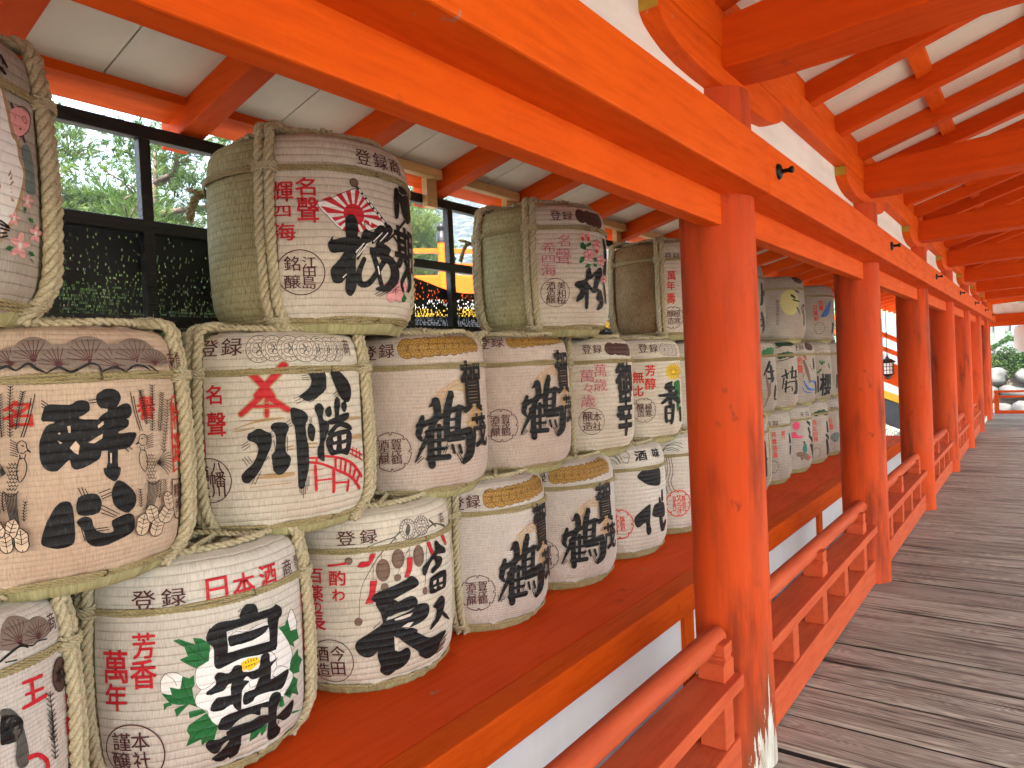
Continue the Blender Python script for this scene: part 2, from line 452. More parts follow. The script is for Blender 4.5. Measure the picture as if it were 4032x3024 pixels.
# ceiling boards: sloping sheets above the rafters, with board joints
def slab(b, x0, z0, x1, z1, y0, y1, th):
    v = [(x0,y0,z0),(x1,y0,z1),(x1,y1,z1),(x0,y1,z0),(x0,y0,z0+th),(x1,y0,z1+th),(x1,y1,z1+th),(x0,y1,z0+th)]
    b.raw(v, [(0,3,2,1),(4,5,6,7),(0,1,5,4),(1,2,6,5),(2,3,7,6),(3,0,4,7)])
zl = lambda x: 2.213 + (x+1.46)*0.240 + 0.0955
zr = lambda x: 2.586 + 0.31*(x-0.06) + 0.1055
b = MB(); y = -13.9 + 0.127
while y < 15.9:
    slab(b, -1.40, zl(-1.40), 0.04, zl(0.04), y+0.003, y+0.297, 0.012); y += 0.30
b.build('ceiling_boards', MAT['ceiling'], walk)
b = MB(); y = -13.9 + 0.02
rq = random.Random(5)
while y < 15.9:
    slab(b, 0.064, zr(0.064), 1.50, zr(1.50), y+0.002, y+0.298, 0.012); y += 0.30
b.build('ceiling_boards', MAT['ceiling'], walk)
# longitudinal battens seen between the rafters of the right slope
for xb, dz in ((0.483, 0.0), (0.95, 0.0), (1.40, 0.0)):
    b = MB(); hw = 0.034
    v0 = zr(xb-hw) - 0.034; v1 = zr(xb+hw) - 0.034
    slab(b, xb-hw, v0, xb+hw, v1, -14.0, 15.9, 0.0325)
    b.build('roof_batten', MAT['red_y'], walk)
b = MB(); b.box(0.03, 0.062, -14.0, 15.9, 2.5855, 2.80); b.build('infill_board', MAT['red_y'], walk)
# ridge and roof skins (left and right slopes), eave boards
b = MB(); b.box(1.44, 1.56, -14.0, 15.9, zr(1.5)-0.20, zr(1.5)+0.03); b.build('ridge_beam', MAT['red_y'], walk, bevel=0.005)
b = MB()
slab(b, -1.475, zl(-1.475)+0.022, 0.06, zl(0.06)+0.022, -14.0, 17.0, 0.10)
slab(b, 0.06, zl(0.06)+0.16, 1.50, zr(1.50)+0.06, -14.0, 17.0, 0.10)
slab(b, 1.50, zr(1.50)+0.065, 3.75, 2.50, -14.0, 17.0, 0.10)
b.build('roof', MAT['bark'], walk)
b = MB(); slab(b, 1.56, zr(1.50)+0.02, 3.7, 2.48, -14.0, 17.0, 0.02); b.build('ceiling_boards', MAT['ceiling'], walk)
b = MB()
v0, v1 = zl(-1.41)-0.030, zl(-1.292)-0.030
slab(b, -1.412, v0, -1.292, v1, -14.0, 15.9, 0.0295); b.build('eave_board', MAT['red_y'], walk)
b = MB(); slab(b, -1.452, zl(-1.452)+0.001, -1.413, zl(-1.413)+0.001, -14.0, 15.9, 0.020); b.build('shingle_edge', MAT['bark'], walk)
b = MB(); b.box(2.92, 3.08, -14.0, 15.9, 2.458, 2.585); b.build('purlin', MAT['red_y'], walk, bevel=0.005)

# ---- far end of the walk: cross frame
YE = 15.95
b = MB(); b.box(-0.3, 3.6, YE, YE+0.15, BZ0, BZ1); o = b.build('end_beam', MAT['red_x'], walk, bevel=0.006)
c = MB(); c.lathe([(0, -0.02), (0.03, -0.014), (0.036, 0)], 16, axis='y'); c.build('nail_cover', MAT['iron'], o, (0.03, YE, 2.04), smooth=True)
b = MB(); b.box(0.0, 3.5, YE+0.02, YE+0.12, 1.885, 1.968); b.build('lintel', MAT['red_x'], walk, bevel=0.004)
b = MB(); b.lathe([(0.11, 2.147), (0.11, 2.42)], 24, cx=0.02, cy=YE+0.06); b.build('post', MAT['red_z'], walk, smooth=True)
b = MB(); b.box(0.12, 3.5, YE+0.05, YE+0.09, 2.147, 2.36); b.build('plaster_wall', MAT['plaster'], walk)
b = MB(); N = 16; pts = [(-0.12 + 3.6*i/N, 2.345 + 0.07*sin(pi*i/N)) for i in range(N+1)] + [(3.48 - 3.6*i/N, 2.50 + 0.10*sin(pi*i/N)) for i in range(N+1)]
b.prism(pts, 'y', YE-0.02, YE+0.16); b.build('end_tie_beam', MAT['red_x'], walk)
b = MB(); b.box(-0.02, 0.072, YE+0.02, YE+0.11, 0, 1.884); b.build('post', MAT['red_z'], walk, bevel=0.006)
b = MB(); b.box(-0.10, -0.05, 12.15, YE-0.01, 0.09, 1.86)
for i in range(8): b.box(-0.05, -0.035, 12.2+i*0.47, 12.25+i*0.47, 0.1, 1.85)
o = b.build('board_wall', MAT['grey_board'], walk)
b = MB(); b.box(-0.05, -0.036, 12.2, YE-0.03, 1.54, 1.60); b.build('cross_rail', MAT['pale_wood'], o, (0.003, 0, 0))
b = MB(); b.box(-0.05, -0.022, 15.3, 15.42, 1.25, 1.53); b.build('wooden_plaque', MAT['pale_wood'], o)
b = MB(); b.box(-0.03, 0.05, 12.15, YE-0.01, 0.0, 0.088); b.build('kick_board', MAT['ceiling'], walk)

# ================================================================ balustrades
def saddle(y):
    prof = [(-0.045, 0), (0.045, 0), (0.045, 0.050), (0.040, 0.058), (0.026, 0.066), (0.024, 0.074), (0.034, 0.080), (0.034, 0.118), (-0.034, 0.118), (-0.034, 0.080), (-0.024, 0.074), (-0.026, 0.066), (-0.040, 0.058), (-0.045, 0.050)]
    b = MB(); b.prism(prof, 'x', -0.028, 0.062)
    return b
def balustrade(y0, y1, sad, struts, label):
    t = thing('balustrade', label, 'railing', (0, y0, 0), 0, 'low balustrades between the pillars')
    b = MB(); b.box(-0.062, 0.070, 0, y1-y0, 0.012, 0.150); b.build('bottom_rail', MAT['red_rail'], t, bevel=0.005)
    b = MB(); b.box(-0.045, 0.088, 0, y1-y0, 0.322, 0.366); b.build('flat_rail', MAT['red_rail'], t, bevel=0.004)
    b = MB(); b.lathe([(0.0, 0.0), (0.034, 0.002), (0.036, 0.008), (0.036, y1-y0-0.008), (0.034, y1-y0-0.002), (0.0, y1-y0)], 24, cx=0.0, cy=0.478, axis='y')
    b.build('round_rail', MAT['red_rail'], t, smooth=True, auto=50)
    for s in struts:
        b = MB(); b.box(-0.024, 0.064, -0.038, 0.038, 0.1505, 0.3215); b.build('strut', MAT['red_rail'], t, (0, s-y0, 0), bevel=0.004)
    for s in sad:
        saddle(s).build('saddle_block', MAT['red_rail'], t, (0, s-y0, 0.3665), bevel=0.003)
names = ['low vermilion balustrade nearest the camera, in front of the barrel shelf', 'low vermilion balustrade running from the peeling pillar to the second pillar',
         'low vermilion balustrade between the second and third pillars', 'low vermilion balustrade between the third and fourth pillars',
         'low vermilion balustrade between the fourth and fifth pillars', 'low vermilion balustrade in the farthest bay before the grey board wall']
for k in range(0, 6):
    o0 = (k-1)*S
    if k == 0: balustrade(-2.28, -0.158, [-1.45, -0.222], [-2.1, -1.7, -1.25, -0.75, -0.24], names[k])
    else: balustrade(o0+0.12, o0+2.27, [o0+1.08, o0+2.03], [o0+0.55, o0+1.05, o0+1.51, o0+2.02], names[k])
t = thing('balustrade', 'low vermilion balustrade across the far end of the deck before the garden', 'railing', (0.1, YE+0.06, 0))
for (z0, z1) in ((0.0, 0.07), (0.34, 0.385), (0.455, 0.50)):
    b = MB(); b.box(0, 3.3, -0.03, 0.03, z0, z1); b.build('rail', MAT['red_x'], t, bevel=0.004)
for x in (0.04, 0.9, 1.8, 2.7):
    b = MB(); b.box(x-0.04, x+0.05, -0.028, 0.028, 0.071, 0.339); b.build('strut', MAT['red_x'], t, bevel=0.004)
    b = MB(); b.box(x-0.03, x+0.04, -0.028, 0.028, 0.386, 0.454); b.build('saddle_block', MAT['red_x'], t)

# ================================================================ shelf under the barrels
SH = 0.410
sh = thing('barrel_shelf', 'long vermilion shelf with white panels beneath, carrying the stacked barrels', 'shelf', (0, 0, 0))
b = MB(); y = -3.4
for y0, y1 in ((-3.6, -1.9), (-1.897, -0.62), (-0.617, 1.75), (1.753, 4.1), (4.103, 7.15)): b.box(-1.30, -0.482, y0, y1, SH-0.03, SH)
b.build('top_board', MAT['red_top'], sh)
b = MB(); b.box(-0.480, -0.376, -3.6, 7.15, SH-0.119, SH+0.001); b.build('front_beam', MAT['red_y'], sh, bevel=0.005)
b = MB(); b.box(-0.435, -0.417, -3.6, 7.15, -0.30, SH-0.120); b.build('white_panel', MAT['panel'], sh)
for y in (-1.9, 0.53, 2.93, 5.33, 7.10):
    b = MB(); b.box(-0.45, -0.395, y-0.05, y+0.05, -0.60, SH-0.121); b.build('post', MAT['red_z'], sh, bevel=0.003)
b = MB(); b.box(-1.30, -0.45, -3.6, 7.15, -0.62, -0.40); b.build('plinth', MAT['ground'], sh)

# ================================================================ fence behind the barrels
FX = -1.335
def net_mat():
    t = NT('black_shade_net')
    ob = t.n('TexCoord').outputs['Object']; sp = t.n('SeparateXYZ', {'Vector': ob})
    cv = t.n('CombineXYZ', {'X': sp.outputs['Y'], 'Y': sp.outputs['Z']}).outputs[0]
    br = t.n('TexBrick', {'Vector': cv, 'Scale': 1.0, 'Mortar Size': 0.0011, 'Mortar Smooth': 0.15, 'Brick Width': 0.0052, 'Row Height': 0.0100, 'Color1': (0,0,0,1), 'Color2': (1,1,1,1), 'Mortar': (0,0,0,1)})
    nb = t.noise(t.n('Mapping', {'Vector': cv, 'Scale': (1.5, 8.0, 1)}).outputs[0], 1.7, 4)
    # mesh openings: few in the upper part, many below
    zz = t.math('MULTIPLY', t.math('SUBTRACT', sp.outputs['Z'], 0.03), 3.0)
    p = t.ramp(t.math('ADD', zz, t.math('MULTIPLY', t.math('SUBTRACT', nb, 0.5), 1.3)), [(0.04, 0.62), (0.22, 0.36), (0.40, 0.10), (0.85, 0.05)])
    thr = t.math('SUBTRACT', 1.0, p)
    hole = t.math('MULTIPLY', t.math('GREATER_THAN', br.outputs['Color'], thr), t.math('SUBTRACT', 1.0, br.outputs['Fac']))
    fib = t.noise(cv, 420.0, 2)
    hole = t.math('MULTIPLY', hole, t.ramp(fib, [(0.40, 0.20), (0.60, 0.75)]))
    tr = t.n('BsdfTransparent')
    mx = t.n('MixShader', {0: hole, 1: t.b.outputs[0], 2: tr.outputs[0]})
    t.t.links.new(mx.outputs[0], t.out.inputs['Surface'])
    return t.set((0.010, 0.010, 0.011), 0.6)
MAT['net'] = net_mat()
fn = thing('slatted_fence', 'black stained timber frame fence with dark shade netting behind the barrels', 'fence', (FX, 0, 0))
def frail(z0, z1, d=0.036):
    b = MB(); b.box(-d, 0, -9.0, 8.0, z0, z1); b.build('rail', MAT['black_wood'], fn, bevel=0.003)
frail(2.197, 2.240); frail(1.900, 1.940); frail(1.600, 1.638); frail(1.15, 1.19); frail(0.5, 0.54)
y = -1.63 - 0.2885*6
while y < 8.0:
    b = MB(); b.box(-0.034, -0.0015, -0.018, 0.018, -0.62, 2.196); b.build('post', MAT['black_wood'], fn, (0, y, 0), bevel=0.002)
    y += 0.2885
b = MB(); NY, NZ = 200, 24; V = []; F = []
for i in range(NY+1):
    yy = -3.5 + 11.4*i/NY
    for j in range(NZ+1):
        top = .312 - .075*max(0, min(1, (yy+.9)/.8))*(1+.4*sin(yy*7)) ; z = -0.33 + (0.33+top)*j/NZ     # local z, sheet centre at 1.6
        V.append((0.004*sin(yy*9)+0.003*sin(yy*23+z*14), yy, z))
for i in range(NY):
    for j in range(NZ): F.append((i*(NZ+1)+j, (i+1)*(NZ+1)+j, (i+1)*(NZ+1)+j+1, i*(NZ+1)+j+1))
b.raw(V, F); b.build('shade_net', MAT['net'], fn, (-0.045, 0, 1.60), smooth=True)
b = MB(); b.box(-0.05, -0.04, -9.0, 7.9, 0.2, 1.26); b.build('back_board', MAT['black_wood'], fn)
# unpainted battens and hangers that hold the fence to the rafters
for (yb, yh) in ((-0.530, -0.058), (0.070, 0.542), (0.670, 1.142), (1.270, 1.742), (1.870, 2.342)):
    b = MB(); b.box(0.036, 0.078, yb, yb+0.50, 2.300, 2.343)
    b.build('batten', MAT['pale_wood'], fn, bevel=0.002)
    b = MB(); b.box(0.002, 0.035, yh-0.033, yh+0.033, 2.178, 2.352)
    b.build('hanger', MAT['pale_wood'], fn, bevel=0.002)
    n_ = MB()
    for zz in (2.196, 2.325):
        for dy in (-0.016, 0.016): n_.lathe([(0, 0.0015), (0.0022, 0.001), (0.0025, 0)], 8, cx=dy, cy=zz, axis='x')
    n_.build('screw_heads', MAT['iron'], fn, (0.0352, yh, 0))
# ================================================================ straw-wrapped barrels: shape
PROF = [(-0.040, .224), (-.026, .230), (-.014, .238), (-.002, .254), (.012, .2680), (.028, .2780), (.052, .2862), (.088, .2915), (.16, .2950), (.30, .2955), (.40, .2930), (.46, .2890), (.495, .2820), (.514, .2700), (.525, .2520), (.529, .2250)]
def prof_r(z):
    if z <= PROF[0][0]: return PROF[0][1]
    for (z0, r0), (z1, r1) in zip(PROF, PROF[1:]):
        if z <= z1:
            t = (z-z0)/(z1-z0); return r0 + (r1-r0)*t
    return PROF[-1][1]
def shape_r(th, z):
    k = min(1.0, max(0.0, (z+0.02)/0.07))
    return prof_r(z) + k*(0.0022*sin(3*th+1.0) + 0.0016*sin(5*th+9*z) + 0.0010*sin(9*th+22*z+2))
# key: (x, y, z, radial scale, height scale)
BPOS = dict(
 ou=(-1.0,-2.063,.452,1.,1.), hak=(-1.0,-1.442,.460,1.,1.), fuk=(-1.0,-.820,.452,1.,1.02), k1=(-1.0,-.223,.452,1.,1.02), k2=(-1.0,.367,.452,1.,1.02), ichi=(-1.0,.936,.452,1.,1.02), sak=(-1.0,1.54,.452,1.,1.02),
 sui=(-.99,-1.780,1.018,1.,1.), yah=(-1.0,-1.164,1.020,1.,1.), kA=(-1.0,-.580,1.018,1.,1.), kB=(-1.0,.004,1.018,1.,1.), gok=(-1.0,.604,1.015,1.,1.), kao=(-1.0,1.20,1.015,1.,1.), sai=(-1.0,1.80,1.015,1.,1.),
 lef=(-.95,-2.085,1.588,1.03,1.), dok=(-.947,-1.016,1.582,1.045,1.), miw=(-.947,.272,1.590,1.04,1.), wara=(-.95,1.545,1.585,1.02,1.),
 b0=(-1.0,2.74,.452,1.,1.02), b1=(-1.0,3.34,.452,1.,1.02), b2=(-1.0,3.98,.452,1.,1.02), b3=(-1.0,4.60,.452,1.,1.02), b4=(-1.0,5.2,.452,1.,1.02),
 m0=(-1.0,3.0,1.015,1.,1.), m1=(-1.0,3.60,1.015,1.,1.), m2=(-1.0,4.2,1.015,1.,1.), m3=(-1.0,4.8,1.015,1.,1.), m4=(-1.0,5.4,1.015,1.,1.),
 t0=(-1.0,2.785,1.585,1.,1.), t1=(-1.0,3.91,1.575,1.,1.), t2=(-1.0,5.0,1.575,1.,1.))
ZM = [-.040, -.028, -.018, -.010, -.002, .006, .014, .022, .030, .042, .056, .074, .10, .135, .17, .20, .24, .28, .32, .36, .40, .43, .46, .48, .495, .506, .514, .520, .525, .529]
def cloth_mat(name, col, col2, rib=0.021, ribamt=1.0, stain=0.35, fib=1.0, smooth_ribs=False):
    t = NT(name)
    uv = t.n('UVMap').outputs[0]
    nlow = t.noise(t.n('Mapping', {'Vector': uv, 'Scale': (1, 1, 1)}).outputs[0], 7.0, 3)
    sp = t.n('SeparateXYZ', {'Vector': uv})
    v = t.math('ADD', sp.outputs['Y'], t.math('MULTIPLY', nlow, 0.010))
    s = t.math('ABSOLUTE', t.math('SINE', t.math('MULTIPLY', v, pi/rib)))
    ribs = t.math('POWER', s, 0.45)
    fine = t.noise(t.n('Mapping', {'Vector': uv, 'Scale': (300, 40, 1)}).outputs[0], 1.0, 3, 0.6)
    med = t.noise(t.n('Mapping', {'Vector': uv, 'Scale': (60, 14, 1)}).outputs[0], 1.0, 4, 0.6)
    c = t.mix(t.ramp(nlow, [(0.35, 0), (0.68, 1)]), col, col2)
    c = t.mix(t.math('MULTIPLY', t.ramp(fine, [(0.42, 0), (0.68, 1)]), min(1.0, 0.46*fib)), c, tuple(x*0.50 for x in col2))
    c = t.mix(t.math('MULTIPLY', t.ramp(med, [(0.5, 0), (0.8, 1)]), 0.25), c, tuple(min(1, x*1.18) for x in col))
    c = t.mix(t.math('MULTIPLY', t.ramp(s, [(0.04, 1), (0.34, 0)]), 0.25*ribamt), c, tuple(x*0.36 for x in col2))
    st = t.noise(t.n('Mapping', {'Vector': t.n('TexCoord').outputs['Object'], 'Scale': (1, 1, 0.45)}).outputs[0], 5.0, 5)
    c = t.mix(t.math('MULTIPLY', t.ramp(st, [(0.46, 0), (0.72, 1)]), stain), c, (col2[0]*0.62, col2[1]*0.50, col2[2]*0.44))
    wr = t.noise(t.n('Mapping', {'Vector': uv, 'Scale': (9, 3.5, 1)}).outputs[0], 1.0, 4)
    h = t.math('ADD', t.math('MULTIPLY', ribs, 0.62*ribamt), t.math('ADD', t.math('MULTIPLY', fine, 0.30*fib), t.math('MULTIPLY', wr, 1.7)))
    return t.set(c, 0.82, t.bump(h, 0.85, 0.005), Specular_IOR_Level=0.2)
def ink_mat(name, col, rough=0.55, rib=0.021):
    t = NT('ink_' + name)
    uv = t.n('UVMap').outputs[0]; sp = t.n('SeparateXYZ', {'Vector': uv})
    nlow = t.noise(uv, 7.0, 3)
    v = t.math('ADD', sp.outputs['Y'], t.math('MULTIPLY', nlow, 0.010))
    s = t.math('ABSOLUTE', t.math('SINE', t.math('MULTIPLY', v, pi/rib)))
    fine = t.noise(t.n('Mapping', {'Vector': uv, 'Scale': (330, 45, 1)}).outputs[0], 1.0, 3, 0.6)
    wear = t.noise(t.n('Mapping', {'Vector': uv, 'Scale': (160, 60, 1)}).outputs[0], 1.0, 4, 0.7)
    c = t.mix(t.math('MULTIPLY', t.ramp(fine, [(0.45, 0), (0.75, 1)]), 0.4), col, tuple(min(1, x*1.5+0.010) for x in col))
    c = t.mix(t.math('MULTIPLY', t.ramp(wear, [(0.55, 0), (0.74, 1)]), 0.45), c, tuple(x*0.6 + 0.13 for x in col))
    c = t.mix(t.math('MULTIPLY', t.ramp(s, [(0.04, 1), (0.3, 0)]), 0.25), c, tuple(min(1, x*0.4+0.03) for x in col))
    h = t.math('ADD', t.math('MULTIPLY', t.math('POWER', s, 0.45), 0.62), t.math('MULTIPLY', fine, 0.3))
    return t.set(c, rough, t.bump(h, 0.8, 0.005), Specular_IOR_Level=0.25)
CL = {}
CL['cream'] = cloth_mat('printed_cloth_cream', (0.70, 0.625, 0.52), (0.62, 0.54, 0.44))
CL['pink'] = cloth_mat('printed_cloth_rosy', (0.64, 0.525, 0.45), (0.56, 0.45, 0.385), rib=0.0125, ribamt=0.6)
CL['white'] = cloth_mat('printed_cloth_white', (0.66, 0.60, 0.525), (0.59, 0.53, 0.455))
CL['peach'] = cloth_mat('printed_cloth_peach', (0.64, 0.475, 0.345), (0.57, 0.41, 0.30), rib=0.0115, ribamt=0.5)
CL['fine'] = cloth_mat('printed_cloth_fine', (0.63, 0.56, 0.50), (0.56, 0.49, 0.435), rib=0.0095, ribamt=0.55)
CL['grey'] = cloth_mat('printed_cloth_grey', (0.47, 0.41, 0.35), (0.40, 0.35, 0.29), stain=0.45)
CL['strawgreen'] = cloth_mat('straw_mat_green', (0.50, 0.45, 0.25), (0.38, 0.335, 0.165), stain=0.5, fib=2.2)
CL['strawbrown'] = cloth_mat('straw_mat_brown', (0.38, 0.25, 0.125), (0.26, 0.155, 0.068), rib=0.013, ribamt=0.8, fib=2.6)
def skirt_mat(name, c1, c2):
    t = NT(name); uv = t.n('UVMap').outputs[0]
    f = t.noise(t.n('Mapping', {'Vector': uv, 'Scale': (150, 9, 1)}).outputs[0], 1.0, 4, 0.6)
    g = t.noise(t.n('Mapping', {'Vector': uv, 'Scale': (16, 3, 1)}).outputs[0], 1.0, 3)
    c = t.mix(t.ramp(f, [(0.3, 0), (0.72, 1)]), c1, c2); c = t.mix(t.math('MULTIPLY', t.ramp(g, [(0.45, 0), (0.6, 1)]), 0.4), c, tuple(x*0.5 for x in c2))
    return t.set(c, 0.85, t.bump(t.math('ADD', f, t.math('MULTIPLY', g, 1.2)), 0.9, 0.006), Specular_IOR_Level=0.2)
CL['skirt'] = skirt_mat('straw_skirt', (0.30, 0.28, 0.12), (0.52, 0.47, 0.26))
def rope_mat(name, c1, c2):
    t = NT(name); ob = t.coord('Object')
    f = t.noise(ob, 180, 3, 0.6); g = t.noise(ob, 14, 3)
    c = t.mix(t.ramp(f, [(0.3, 0), (0.7, 1)]), c1, c2); c = t.mix(t.math('MULTIPLY', g, 0.35), c, tuple(x*0.55 for x in c1))
    return t.set(c, 0.8, t.bump(f, 0.8, 0.003), Specular_IOR_Level=0.2)
CL['rope'] = rope_mat('straw_rope', (0.39, 0.32, 0.185), (0.66, 0.57, 0.385))
CL['cord'] = rope_mat('hemp_cord', (0.30, 0.235, 0.11), (0.50, 0.41, 0.22))

def helix(b, path, nstr, R0, rs, pitch, sides=5, phase=0.0, closed=False):
    """nstr twisted strands along a path (list of Vectors, dense)"""
    N = len(path); s = 0.0; fr = []; prev = None
    for i in range(N):
        a = path[i-1] if (i or closed) else path[i]; c = path[(i+1) % N] if (closed or i < N-1) else path[i]
        d = (c-a).normalized()
        if prev is None:
            n = d.cross(Vector((0, 0, 1)));
            if n.length < .05: n = d.cross(Vector((1, 0, 0)))
        else: n = prev - d*prev.dot(d)
        n.normalize(); prev = n; fr.append((n, d.cross(n), s))
        if i < N-1: s += (path[i+1]-path[i]).length
    if closed:
        tot = s + (path[0]-path[-1]).length; pitch = tot/round(tot/pitch)
    for k in range(nstr):
        pts = []
        for i in range(N):
            n, t, q = fr[i]; an = 2*pi*(q/pitch + k/nstr) + phase
            pts.append(path[i] + (n*cos(an) + t*sin(an))*R0*(1 + 0.16*sin(q*61+k*2.1)*sin(q*23+k)))
        b.tube(pts, rs, sides, closed=closed)
def resample(pts, step):
    out = [pts[0]]; acc = 0
    for a, c in zip(pts, pts[1:]):
        L = (c-a).length; 
        if L < 1e-9: continue
        p = step - acc
        while p <= L: out.append(a + (c-a)*(p/L)); p += step
        acc = L - (p-step)
    out.append(pts[-1]); return out
def surf(th, z, off=0.0):
    r = shape_r(th, z) + off; return Vector((r*cos(th), r*sin(th), z))
MESHES = {}
def shared(key, make, name, mat, parent, smooth=True, rz=0.0):
    """one mesh per key, shared by the barrels that use it"""
    if key not in MESHES:
        o = make().build(name, mat, parent, smooth=smooth); MESHES[key] = o.data
    else:
        o = bpy.data.objects.new(name, MESHES[key]); COL.objects.link(o); o.parent = parent
    o.rotation_euler = (0, 0, rz)
    return o
def body_mb():
    b = MB(); n = 96; V = []; UV = []
    zs = ZM + [.532, .533, .533]
    for k, z in enumerate(zs):
        for i in range(n+1):
            th = -pi + 2*pi*i/n
            if k < len(ZM): p = surf(th, z)
            else:
                r = (0.19, 0.12, 0.0)[k-len(ZM)]; p = Vector((r*cos(th), r*sin(th), z + 0.004*sin(11*th)*(r/0.2)))
            V.append(p); UV.append((th*0.295, z if k < len(ZM) else 0.53 + (0.25-r)))
    F = [(k*(n+1)+i, k*(n+1)+i+1, (k+1)*(n+1)+i+1, (k+1)*(n+1)+i) for k in range(len(zs)-1) for i in range(n)]
    b.raw(V, F, 0, UV); return b
def skirt_mb():
    b = MB(); n = 120; V = []; UV = []; rq = random.Random(4); lob = [rq.random() for _ in range(40)]
    for k, (z, dr) in enumerate(((-0.042, 0.004), (-0.037, 0.013), (-0.028, 0.017), (-0.018, 0.016), (-0.010, 0.011), (-0.004, 0.004), (0.0, 0.0))):
        for i in range(n+1):
            th = -pi + 2*pi*i/n; l = 0.5+0.5*sin(th*19+2*sin(th*5)); d = dr*(0.75+0.5*l) + 0.003*sin(th*47)
            p = surf(th, z, max(0.002, d)); V.append(p); UV.append((th*0.25, z))
    F = [(k*(n+1)+i, k*(n+1)+i+1, (k+1)*(n+1)+i+1, (k+1)*(n+1)+i) for k in range(6) for i in range(n)]
    b.raw(V, F, 0, UV); return b
WOFF = 0.0030
def wrap_mb(t0, t1, z0=-0.007):
    b = MB(); n = int(120*(t1-t0)/(2*pi)) + 8; V = []; UV = []
    zs = [z for z in ZM if z > .012]
    edge = [0.0, 0.3, 0.65]
    rows = len(edge) + len(zs) + 3
    for i in range(n+1):
        th = t0 + (t1-t0)*i/n
        zl_ = z0 + 0.006*sin(7*th+.5) + 0.004*sin(17*th+1) + 0.002*sin(41*th)
        fold = 0.0085*(sin(11*th+1.7*sin(4*th)) ** 2) + 0.0032*sin(29*th+2*sin(7*th))
        for e in edge:
            z = zl_ + (0.012-zl_)*e; p = surf(th, z, 0.0045 + fold*(1-e*0.6) + 0.004*(1-e)); V.append(p); UV.append((th*0.295, z))
        for z in zs:
            f = fold*max(0, 1-(z-0.012)/0.05)*0.35
            V.append(surf(th, z, WOFF + f)); UV.append((th*0.295, z))
        for j, (r, z) in enumerate(((0.222, .5335), (0.19, .536), (0.15, .537))):
            g = 0.0055*sin(15*th+2*sin(3*th))*(j+1)/3
            V.append(Vector((r*cos(th), r*sin(th), z + g))); UV.append((th*0.295, 0.53+(0.235-r)))
    F = [(i*rows+k, (i+1)*rows+k, (i+1)*rows+k+1, i*rows+k+1) for i in range(n) for k in range(rows-1)]
    b.raw(V, F, 0, UV); return b
def band_mb(z, n, rs, dz, r_off, pitch, wave=0.0):
    b = MB()
    for k in range(n):
        P = []
        for i in range(300):
            th = 2*pi*i/300; zz = z + (k-(n-1)/2)*dz + wave*sin(3*th+k*0.7) + 0.0012*sin(8*th+k*2.1)
            P.append(surf(th, zz, r_off + rs*1.5))
        P = resample(P, 0.0055)
        helix(b, P, 2, rs*0.62, rs*0.72, pitch, 4, k*1.1, closed=True)
    return b
def vrope_mb(fuzz=True):
    b = MB()
    for s in (-1, 1):
        P = []
        for i in range(30):
            z = -0.036 + 0.545*i/29; a = s*0.0132/ (shape_r(0, z)) * (1 + 0.10*sin(z*13+s))
            P.append(surf(a, z, 0.0140 + (0.010*max(0, 1-(z+.04)/0.05))))
        for i in range(1, 13):
            t = i/12; an = t*pi/2; r = 0.268 + 0.028*cos(an); z = 0.506 + 0.038*sin(an)
            P.append(Vector((r, s*0.0135, z)))
        for i in range(1, 12):
            r = 0.268 - 0.235*i/11; P.append(Vector((r, s*0.0135*(1-0.5*i/11) + 0.006*sin(i*0.9), 0.545 + 0.004*sin(i*0.8) + 0.002*s)))
        P = resample(P, 0.0075)
        helix(b, P, 3, 0.0076, 0.0071, 0.074, 7, s)
        if fuzz:
            rq = random.Random(9+s)
            for _ in range(520):
                p = P[rq.randrange(len(P)-1)]; d = Vector((rq.gauss(0,1), rq.gauss(0,1), rq.gauss(0,1)+0.3)).normalized()
                q = p + d*0.0140; L = 0.005 + 0.016*rq.random()**2; t2 = Vector((rq.gauss(0,1), rq.gauss(0,1), rq.gauss(0,1))).normalized()
                e = d.cross(t2).normalized()*0.0005; q2 = q + d*L*0.6 + t2*L*0.8
                b.face([q-e, q+e, q2]); b.face([q2, q+e, q-e])
    # lashings where the cords cross the rope
    for (z, nn) in ((0.420, 4), (-0.004, 4)):
        for k in range(nn):
            P = []
            for i in range(36):
                an = 2*pi*i/36; y = 0.031*cos(an); zz = z + (k-(nn-1)/2)*0.0075 + 0.004*sin(an+k)
                rad = shape_r(0, zz) + 0.0140 + 0.0185*sin(an)
                P.append(Vector((sqrt(max(0.01, rad*rad - y*y)), y, zz)))
            helix(b, P, 2, 0.0026, 0.0031, 0.022, 4, k, closed=True)
    return b
